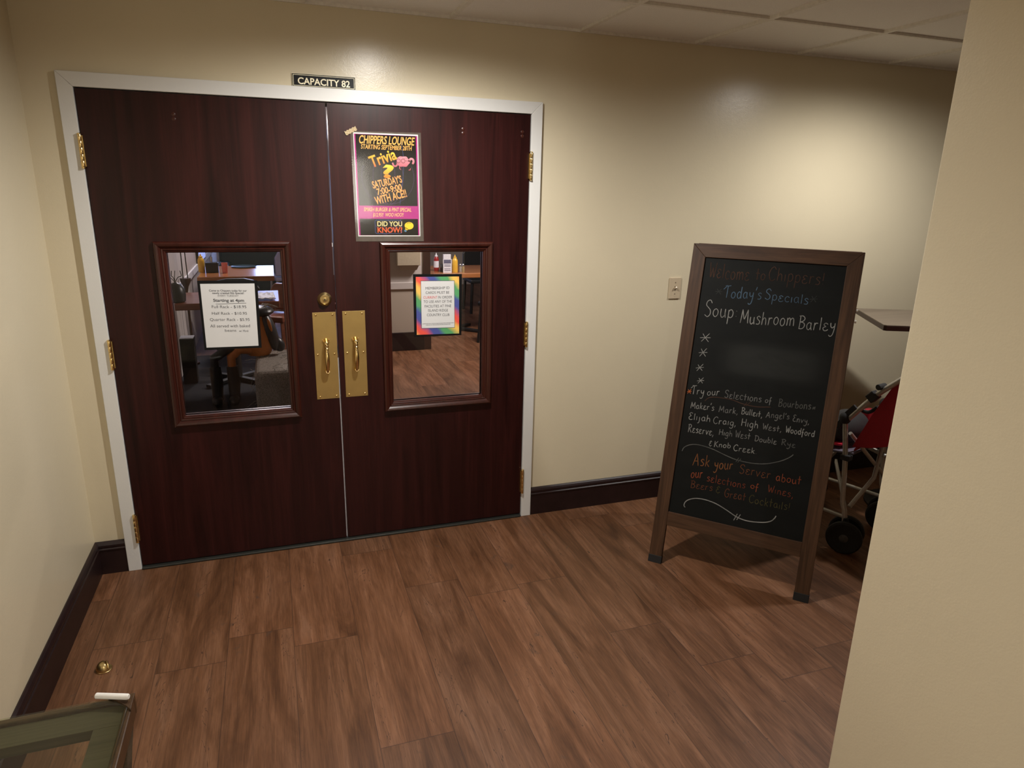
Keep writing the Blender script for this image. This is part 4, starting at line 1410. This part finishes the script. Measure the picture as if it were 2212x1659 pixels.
for i, y in enumerate((0.0, SWD)):
    s = 1 if i == 0 else -1
    fl = sp_(MB().tube(smooth_pts([(-0.008, y, 0.150), (-0.016, y, 0.205), (-0.034, y, 0.26), (-0.052, y, 0.45), (-0.086, y, 0.665)], 4), 0.0120, 14), 'rear_leg', 'alu', smooth=True)
    sp_(MB().box(-0.072, y - 0.020, 0.462, -0.028, y + 0.020, 0.488), 'clamp', 'dark_grey', fl, bevel=0.003)
    hd = sp_(MB().tube(smooth_pts([(-0.086, y, 0.645), (0.028, y, 0.800), (0.102, y, 0.880), (0.26, y, 1.03), (0.31, y, 1.06), (0.35, y, 1.055), (0.37, y, 1.02)], 4), 0.0125, 14), 'push_handle', 'alu', smooth=True)
    sp_(MB().tube(smooth_pts([(0.28, y, 1.045), (0.315, y, 1.063), (0.35, y, 1.056), (0.372, y, 1.015)], 4), 0.017, 12), 'grip', 'black', hd, smooth=True)
    sp_(MB().bar((0.012, y, 0.788), (0.040, y, 0.822), 0.042, 0.042), 'lock_clip', 'dark_grey', hd, bevel=0.004)
    sp_(MB().tube([(0.050, y - 0.024, 0.858), (0.060, y + 0.020, 0.862)], 0.014, 14), 'button', 'dark_grey', hd, bevel=0.002)
    jt = MB().ell((-0.086, y, 0.668), (0.028, 0.024, 0.032), 16, 10)
    jt.bar((-0.085, y - 0.004, 0.675), (-0.040, y - 0.004, 0.735), 0.012, 0.032)
    jt.bar((-0.115, y, 0.610), (-0.090, y, 0.675), 0.022, 0.022)
    sp_(jt, 'joint', 'dark_grey', smooth=True)
    sp_(MB().tube([(-0.100, y, 0.655), (-0.26, y, 0.40), (-0.415, y, 0.150)], 0.011, 12), 'front_leg', 'alu', smooth=True)
    sp_(MB().tube([(-0.415, y, 0.165), (0.0, y, 0.172)], 0.0095, 12), 'side_bar', 'alu', smooth=True)
    for nm, x, cr in (('rear_caster', 0.0, 70), ('front_caster', -0.415, 15)):
        fk = MB().tube([(x - 0.004, y, 0.170), (x, y, 0.130)], [0.013, 0.017], 12)
        fk.bar((x, y, 0.135), (x + 0.006, y, 0.084), 0.020, 0.030)
        cst = sp_(fk, nm, 'dark_grey', bevel=0.002)
        wrot = Matrix.Translation((x + 0.006, y, 0.084)) @ Matrix.Rotation(math.radians(cr - 50 if x == 0 else cr), 4, 'Z')
        for dy, sg in ((-0.042, 1), (0.042, -1)):
            tyr = MB().lathe([(0.058, -0.013), (0.074, -0.015), (0.082, -0.010), (0.084, 0.0), (0.082, 0.010), (0.074, 0.015), (0.058, 0.013)], (0, dy, 0), 'Y', 32)
            sp_(tilt(tyr, wrot), 'wheel', 'rubber', cst, smooth=True)
            hh = MB().lathe([(0.059, sg * 0.006), (0.059, -sg * 0.009), (0.050, -sg * 0.011), (0.028, -sg * 0.006), (0.020, -sg * 0.014), (0.010, -sg * 0.016), (0.0005, -sg * 0.016)], (0, dy, 0), 'Y', 28)
            for k in range(6):
                a = math.pi * k / 3
                hh.lathe([(0.006, -sg * 0.006), (0.005, -sg * 0.0105), (0.001, -sg * 0.011)], (0.040 * math.cos(a), dy, 0.040 * math.sin(a)), 'Y', 10)
            sp_(tilt(hh, wrot), 'wheel_hub', 'hub', cst, smooth=True)
        ax = MB().tube([wrot @ Vector((0, -0.052, 0)), wrot @ Vector((0, 0.052, 0))], 0.006, 10)
        sp_(ax, 'axle', 'steel', cst)
    # side wing of the seat
    yy = y + s * 0.014
    pn = MB()
    P = [(-0.037, 0.532), (0.050, 0.552), (0.140, 0.590), (0.255, 0.985), (0.225, 0.985), (0.096, 0.862), (0.03, 0.715)]
    pn.plate(P, yy - 0.002, yy + 0.002)
    sp_(pn, 'side_wing', 'red_cloth', bevel=0.001)
    sp_(MB().tube(smooth_pts([(-0.03, y + s * 0.01, 0.725), (0.01, y + s * 0.02, 0.720), (0.045, y + s * 0.02, 0.755)], 4), 0.009, 8), 'strap', 'rubber', smooth=True)
sp_(MB().tube([(0.004, 0.0, 0.233), (0.03, 0.15, 0.36), (-0.05, SWD, 0.600)], 0.0105, 10), 'rear_brace', 'alu', smooth=True)
sp_(MB().tube([(0.004, SWD, 0.233), (0.02, 0.25, 0.36), (-0.05, 0.0, 0.600)], 0.0095, 10), 'rear_brace', 'alu', smooth=True)
sp_(MB().bar((-0.02, 0.01, 0.215), (-0.27, SWD * 0.9, 0.300), 0.012, 0.022), 'cross_brace', 'alu', bevel=0.002)
sp_(MB().tube([(-0.128, SWD - 0.01, 0.421), (-0.03, SWD - 0.01, 0.400)], 0.012, 12), 'folding_bar', 'alu', smooth=True)


def slab(p, q, w0, w1, th):
    """thin cloth sheet between two x,z points, spanning y w0..w1"""
    (x0, z0), (x1, z1) = p, q
    return MB().add([(x0, w0, z0), (x1, w0, z1), (x1, w1, z1), (x0, w1, z0), (x0, w0, z0 - th), (x1, w0, z1 - th), (x1, w1, z1 - th), (x0, w1, z0 - th)],
                    [(0, 1, 2, 3), (7, 6, 5, 4), (0, 4, 5, 1), (1, 5, 6, 2), (2, 6, 7, 3), (3, 7, 4, 0)])


sp_(slab((-0.30, 0.46), (-0.03, 0.50), 0.02, SWD - 0.02, 0.012), 'seat_sling', 'mauve', bevel=0.003)
sp_(slab((-0.035, 0.515), (0.20, 0.98), 0.03, SWD - 0.03, 0.012), 'backrest', 'red_cloth', bevel=0.003)
cu = MB().ell((-0.15, SWD * 0.42, 0.575), (0.095, 0.13, 0.085), 20, 12)
sp_(cu, 'seat_cushion', 'dark_grey', smooth=True)
sp_(MB().box(-0.150, SWD - 0.10, 0.58, -0.110, SWD - 0.03, 0.640), 'shoulder_pad', 'red_cloth', bevel=0.006)
sp_(slab((-0.185, 0.505), (-0.105, 0.520), 0.04, 0.16, 0.012), 'safety_strap', 'bright_red', bevel=0.003)
sp_(slab((-0.40, 0.20), (-0.36, 0.21), 0.02, SWD - 0.02, 0.008), 'footrest', 'rubber', bevel=0.003)
sp_(MB().tube(smooth_pts([(-0.115, 0.05, 0.62), (-0.14, 0.06, 0.57), (-0.155, 0.06, 0.52), (-0.18, 0.10, 0.48)], 4), 0.011, 8), 'harness', 'dark_grey', smooth=True)

# ---------------------------------------------------------------- recessed downlights (they light the hall)
for (cx, cy) in CANS:
    c = thing('downlight', (cx, cy, CEIL), 'recessed round ceiling downlight above the hall floor', 'lamp', group='recessed downlights')
    MB().lathe([(0.095, 0.002), (0.095, -0.004), (0.078, -0.006), (0.075, 0.010)], (0, 0, 0), 'Z', 36).build('trim_ring', 'casing', c, smooth=True)
    MB().lathe([(0.074, 0.0005), (0.072, 0.0), (0.0005, -0.0005)], (0, 0, 0), 'Z', 32).build('lens', 'canglow', c)

# ---------------------------------------------------------------- lounge seen through the two panes
struct(MB().box(0.38, 8.96, 0.25, 1.10, 8.99, 2.1), 'window_1', 'bluewin')
t = thing('wall_screen', (-0.188, 6.1, 0.90), 'glowing blue screen on the lounge wall above the mustard bottle', 'screen')
MB().box(-0.001, -0.45, -0.14, 0.028, 0.45, 0.40).build('casing', 'black', t, bevel=0.004)
MB().box(0.028, -0.42, -0.12, 0.030, 0.42, 0.38).build('display', 'bluewin', t)


def table(name, x0, y0, x1, y1, z, mat, label, apron=True, th=0.055):
    t = thing(name, ((x0 + x1) / 2, (y0 + y1) / 2, 0), label, 'table')
    a, b = (x1 - x0) / 2, (y1 - y0) / 2
    MB().box(-a, -b, z - th, a, b, z).build('tabletop', mat, t, bevel=0.006)
    MB().tube([(0, 0, 0.02), (0, 0, z - th)], 0.045, 16).build('pedestal', 'black', t, smooth=True)
    for k in range(4):
        ang = math.pi / 4 + k * math.pi / 2
        MB().bar((0, 0, 0.03), (0.32 * math.cos(ang), 0.32 * math.sin(ang), 0.02), 0.05, 0.03).build('foot', 'black', t, bevel=0.004)
    return t


table('plank_table', -0.10, 4.62, 0.66, 5.66, 0.75, 'plank_top', 'orange-brown plank table seen at the top of the left door window')
table('wood_table', -0.115, 2.875, 0.688, 3.52, 0.75, 'red_wood', 'reddish wood table behind the rib special notice in the left window')
table('plank_table', 2.315, 4.53, 3.20, 5.36, 0.75, 'plank_top', 'orange-brown plank table at the top of the right door window')


def bottle(name, loc, label, body, cap, h, r, tip=0.03, white=None):
    t = thing(name, loc, label, 'bottle')
    MB().lathe([(r * 0.94, 0), (r, 0.006), (r, h * 0.62), (r * 0.92, h * 0.70), (r * 0.55, h * 0.80), (r * 0.5, h * 0.82)], (0, 0, 0), 'Z', 24).build('bottle_body', body, t, smooth=True)
    MB().lathe([(r * 0.6, h * 0.80), (r * 0.6, h * 0.86), (r * 0.3, h * 0.88), (r * 0.12, h)], (0, 0, 0), 'Z', 18).build('cap', cap, t, smooth=True)
    if white:
        MB().lathe([(r * 1.012, h * 0.2), (r * 1.012, h * 0.56)], (0, 0, 0), 'Z', 24).build('bottle_label', white, t, smooth=True)
    return t


bottle('mustard_bottle', (2.665, 4.66, 0.7505), 'yellow mustard squeeze bottle on the table in the right window', 'mustard', 'mustard', 0.20, 0.034)
kt = bottle('ketchup_bottle', (2.475, 4.80, 0.7505), 'dark red ketchup bottle with white label in the right window', 'ketchup', 'white_plastic', 0.21, 0.030, white='white_plastic')
t = thing('menu_card', (2.565, 4.62, 0.7505), 'upright white and grey menu card on the table in the right window', 'menu card', rotz=-0.1)
MB().box(-0.050, -0.004, 0, 0.050, 0.004, 0.155).build('card', 'white_plastic', t)
cp = MB().box(-0.042, -0.0052, 0.105, 0.042, -0.0042, 0.148)
for z in (0.085, 0.070, 0.040, 0.022):
    cp.box(-0.036, -0.0052, z, 0.036, -0.0042, z + 0.006)
cp.build('print', 'grey_print', t)
t = thing('napkin_holder', (2.575, 4.74, 0.7505), 'black napkin caddy with white napkins behind the menu card', 'napkin holder')
MB().box(-0.06, -0.05, 0, 0.06, 0.05, 0.085).build('caddy', 'vinyl', t, bevel=0.004)
MB().box(-0.035, -0.03, 0.085, 0.055, 0.0, 0.20).build('napkins', 'white_plastic', t, bevel=0.003)
for i, x in enumerate((2.735, 2.770)):
    t = thing('shaker', (x, 4.68, 0.7505), ('glass shaker of salt right beside the mustard bottle', 'glass shaker standing outermost right of the mustard bottle')[i], 'shaker', group=None)
    MB().lathe([(0.017, 0), (0.018, 0.05), (0.014, 0.065)], (0, 0, 0), 'Z', 16).build('jar', ('straw', 'tape')[i], t, smooth=True)
    MB().lathe([(0.0150, 0.064), (0.0155, 0.080), (0.010, 0.090), (0.001, 0.092)], (0, 0, 0), 'Z', 16).build('lid', 'steel', t, smooth=True)

bottle('mustard_bottle', (-0.085, 5.05, 0.7505), 'yellow mustard squeeze bottle on the table in the left window', 'mustard', 'mustard', 0.20, 0.034)
t = thing('condiment_caddy', (0.025, 5.02, 0.7505), 'black condiment caddy beside the mustard in the left window', 'caddy')
MB().box(-0.065, -0.05, 0, 0.065, 0.05, 0.11).build('box', 'vinyl', t, bevel=0.006)
MB().tube([(0, 0, 0.11), (0, 0, 0.17)], 0.008, 10).build('handle', 'steel', t)
t = thing('cup', (0.155, 4.95, 0.7505), 'salmon pink plastic cup on the plank table in the left window', 'cup')
MB().lathe([(0.026, 0), (0.033, 0.11), (0.030, 0.11), (0.024, 0.006), (0.001, 0.005)], (0, 0, 0), 'Z', 20).build('cup_body', 'pinkcloth', t, smooth=True)
MB().box(0.01, -0.006, 0.0, 0.022, 0.006, 0.0).v and None
o = MB().lathe([(0.125, 0.0), (0.145, 0.012), (0.140, 0.014), (0.12, 0.004), (0.001, 0.003)], (0, 0, 0), 'Z', 32).build('plate', 'teal', smooth=True)
o.location = (0.33, 5.50, 0.7505)
tag(o, 'dark plate on the far edge of the left plank table', 'plate')


def chair(name, loc, rotz, label, w=0.44, back=0.86, mat='vinyl', wood='black'):
    t = thing(name, loc, label, 'chair', rotz=rotz)
    MB().box(-w / 2, -w / 2, 0.42, w / 2, w / 2, 0.48).build('seat', mat, t, bevel=0.02, seg=3)
    bk = MB()
    pts = [(-w / 2, 0.50), (w / 2, 0.50), (w / 2, back - 0.10), (w / 2 - 0.05, back - 0.02), (0.08, back), (-0.08, back), (-w / 2 + 0.05, back - 0.02), (-w / 2, back - 0.10)]
    bk.plate(pts, -w / 2 - 0.02, -w / 2 + 0.03)
    bk.build('backrest', mat, t, bevel=0.012, seg=3)
    for sx in (-1, 1):
        for sy in (-1, 1):
            MB().bar((sx * (w / 2 - 0.03), sy * (w / 2 - 0.03), 0.42), (sx * (w / 2 - 0.01), sy * (w / 2 - 0.01), 0.0), 0.03, 0.03).build('leg', wood, t)
    return t


chair('lounge_chair', (0.295, 4.28, 0), 0.0, 'black padded chair tucked under the left plank table', back=0.80)
chair('lounge_chair', (3.10, 4.10, 0), 0.5, 'black padded chair at the right edge of the right window', back=0.84)
chair('lounge_chair', (2.48, 6.1, 0), math.pi, 'dark teal chair beyond the ketchup bottle', mat='teal', back=0.92)
chair('lounge_chair', (3.45, 6.2, 0), math.pi, 'black chair behind the right plank table at its far corner', back=0.90)
chair('wood_chair', (1.02, 4.36, 0), 0.7, 'reddish wooden chair at the right end of the left plank table', mat='red_wood', wood='red_wood', back=0.80)
chair('wood_chair', (0.66, 3.80, 0), 2.6, 'small reddish wooden chair behind the rib notice', mat='red_wood', wood='red_wood', w=0.30, back=0.76)
chair('metal_chair', (0.85, 6.9, 0), 0.2, 'grey metal frame chair far right behind the left plank table', mat='mauve', wood='steel', back=0.84)
t = thing('sofa', (0.66, 7.6, 0), 'dark teal leather sofa at the back of the lounge', 'sofa')
MB().box(-0.75, -0.4, 0.0, 0.75, 0.4, 0.42).build('seat', 'teal', t, bevel=0.04, seg=3)
MB().box(-0.75, 0.18, 0.42, 0.75, 0.42, 0.82).build('backrest', 'teal', t, bevel=0.05, seg=3)
for x in (-0.75, 0.59):
    MB().box(x, -0.4, 0.42, x + 0.16, 0.3, 0.60).build('armrest', 'teal', t, bevel=0.04, seg=3)
# white cloth on the near table
cb = MB()
vs, fs = [], []
nx, ny = 8, 8
rnd = random.Random(5)
for j in range(ny + 1):
    for i in range(nx + 1):
        vs.append(((i / nx - 0.5) * 0.17 * (1 - 0.2 * j / ny), (j / ny - 0.5) * 0.34, 0.004 + 0.018 * abs(math.sin(i * 1.1 + j * 0.7)) + rnd.uniform(0, 0.004)))
for j in range(ny):
    for i in range(nx):
        a = j * (nx + 1) + i
        fs.append((a, a + 1, a + nx + 2, a + nx + 1))
cb.add(vs, fs)
o = cb.build('napkin', 'white_plastic', smooth=True)
o.location = (0.575, 3.07, 0.751)
so = o.modifiers.new('solid', 'SOLIDIFY')
so.thickness = 0.004
tag(o, 'crumpled white cloth napkin on the right end of the reddish table', 'napkin')

# seasonal display at the left: straw bale with a stuffed orange figure
t = thing('straw_bale', (0.66, 2.52, 0), 'grey straw bale at the lower right of the left door window', 'straw bale')
MB().box(-0.19, -0.46, 0.0, 0.30, 0.28, 0.355).build('bale', 'straw', t, bevel=0.035, seg=3)
sw = MB()
rnd = random.Random(11)
for k in range(70):
    x, y = rnd.uniform(-0.2, 0.28), rnd.uniform(-0.46, 0.26)
    edge = rnd.random() < 0.6
    if edge:
        x, y, z = rnd.uniform(-0.2, 0.2), -0.465, rnd.uniform(0.12, 0.36)
    else:
        z = 0.357
    a = rnd.uniform(0, 6.28)
    l = rnd.uniform(0.03, 0.09)
    p = Vector((x, y, z))
    m_ = p + Vector((math.cos(a) * l, 0 if edge else math.sin(a) * l, math.sin(a) * l if edge else 0.012))
    e_ = m_ + Vector((math.cos(a + 0.8) * l, -0.01, math.sin(a + 0.8) * l * (1 if edge else 0.1)))
    sw.tube([p, m_, e_], 0.0014, 5)
so_ = sw.build('loose_straw', 'straw', t)
so_['kind'] = 'stuff'
t = thing('scarecrow_figure', (0.50, 2.62, 0.355), 'stuffed orange harvest figure in a black cape on the straw bale', 'decoration')
bd = MB()
vs, fs = [], []
prof = [(0.02, 0.0), (0.085, 0.01), (0.115, 0.07), (0.125, 0.16), (0.115, 0.25), (0.085, 0.33), (0.045, 0.375), (0.01, 0.385)]
seg = 40
for r, h in prof:
    for k in range(seg):
        a = 2 * math.pi * k / seg
        rr = r * (1 + 0.05 * abs(math.cos(4 * a)))
        vs.append((rr * math.cos(a), rr * math.sin(a), h))
for i in range(len(prof) - 1):
    for k in range(seg):
        a, b = i * seg + k, i * seg + (k + 1) % seg
        fs.append((a, b, b + seg, a + seg))
fs += [tuple(range(seg))[::-1], tuple(range((len(prof) - 1) * seg, len(prof) * seg))]
bd.add(vs, fs)
bd.build('body', 'orange_skin', t, smooth=True)
cpb = MB()
cpb.ell((0.095, -0.035, 0.20), (0.055, 0.085, 0.165), 20, 14, Matrix.Rotation(math.radians(-14), 3, 'Y'))
cpb.ell((0.02, 0.0, 0.36), (0.12, 0.12, 0.045), 20, 10)
cpb.ell((0.150, -0.02, 0.09), (0.050, 0.05, 0.070), 16, 10, Matrix.Rotation(math.radians(-30), 3, 'Y'))
cpb.build('cape', 'vinyl', t, smooth=True)
MB().ell((0.098, -0.118, 0.265), (0.012, 0.006, 0.055), 14, 10, Matrix.Rotation(math.radians(-14), 3, 'Y')).build('cape_patch', 'orange_skin', t, smooth=True)
ha = MB()
for k in range(14):
    a = rnd.uniform(0, 6.28)
    ha.tube([(0.03, -0.03, 0.385), (0.03 + 0.08 * math.cos(a), -0.03 + 0.08 * math.sin(a), 0.415), (0.03 + 0.14 * math.cos(a), -0.03 + 0.14 * math.sin(a), 0.39)], 0.0018, 5)
ha.build('straw_hair', 'straw', t)['kind'] = 'stuff'
for i, (x, z0) in enumerate(((-0.205, 0.03), (-0.33, 0.02))):
    lgm = MB().tube([(-0.03, -0.05, 0.06), (x * 0.7, -0.10, 0.08), (x, -0.12, 0.02), (x, -0.12, -0.06)], [0.04, 0.04, 0.035, 0.032], 14)
    lgo = lgm.build('trouser_leg', 'orange_skin' if i == 0 else 'black', t, smooth=True)
    bt_ = MB().tube([(x, -0.12, -0.05), (x + 0.005, -0.12, -0.18), (x, -0.115, -0.29), (x, -0.12, -0.325)], [0.042, 0.046, 0.040, 0.046], 16)
    bt_.ell((x + 0.0, -0.165, -0.318), (0.042, 0.095, 0.036), 16, 10)
    bt_.build('boot', 'black', lgo, smooth=True)
struct(MB().box(-0.189, 0.35, -0.02, 1.0, 4.25, 0.0012), 'floor_lounge', 'dark_rug')
# dark carton with a pale top by the lounge's left wall
t = thing('carton', (-0.095, 3.255, 0), 'tall dark carton with a pale lid under the reddish table', 'box')
MB().box(-0.055, -0.065, 0.0015, 0.055, 0.065, 0.395).build('carton_body', 'carton', t, bevel=0.002)
MB().box(-0.055, -0.065, 0.3955, 0.055, 0.065, 0.402).build('lid', 'white_plastic', t)
# black domed lantern and turned wood stand
t = thing('domed_ornament', (-0.105, 2.98, 0.7505), 'black domed wire ornament on the left end of the reddish table', 'ornament')
MB().lathe([(0.055, 0), (0.068, 0.01), (0.072, 0.06), (0.062, 0.11), (0.040, 0.145), (0.015, 0.16), (0.001, 0.162)], (0, 0, 0), 'Z', 24).build('dome', 'vinyl', t, smooth=True)
wr = MB()
for k in range(4):
    a = 0.6 + k * 1.4
    wr.tube(smooth_pts([(0.0, 0, 0.16), (0.03 * math.cos(a), 0.02 * math.sin(a), 0.20), (0.06 * math.cos(a), 0.03 * math.sin(a), 0.21), (0.05 * math.cos(a), 0.03, 0.25)], 4), 0.003, 6)
wr.build('wire_curl', 'black', t)
t = thing('wood_stand', (-0.13, 3.9, 0), 'slim dark wooden stand with two thin rods by lounge left wall', 'stand')
MB().lathe([(0.05, 0.0), (0.05, 0.02), (0.012, 0.05), (0.012, 0.70), (0.022, 0.75), (0.045, 0.80), (0.048, 0.83), (0.001, 0.83)], (0, 0, 0), 'Z', 20).build('pedestal', 'dark_wood', t, smooth=True)
for dx in (-0.018, 0.022):
    MB().tube([(dx, 0, 0.82), (dx * 0.7, 0, 1.35)], 0.005, 8).build('rod', 'black', t)
# beige box on the lounge divider
t = thing('wall_box', (1.985, 3.998, 0), 'beige metal box mounted high on the lounge divider wall', 'wall box')
MB().box(-0.120, -0.085, 0.915, 0.122, 0, 1.35).build('cabinet', 'wall_box', t, bevel=0.004)
MB().add([(-0.105, -0.07, 0.915), (0.107, -0.07, 0.915), (0.107, 0, 0.915), (-0.105, 0, 0.915), (-0.085, -0.05, 0.865), (0.088, -0.05, 0.865), (0.088, 0, 0.865), (-0.085, 0, 0.865)],
         [(0, 1, 2, 3), (7, 6, 5, 4), (0, 4, 5, 1), (1, 5, 6, 2), (2, 6, 7, 3), (3, 7, 4, 0)]).build('lower_tray', 'lounge_panel', t)
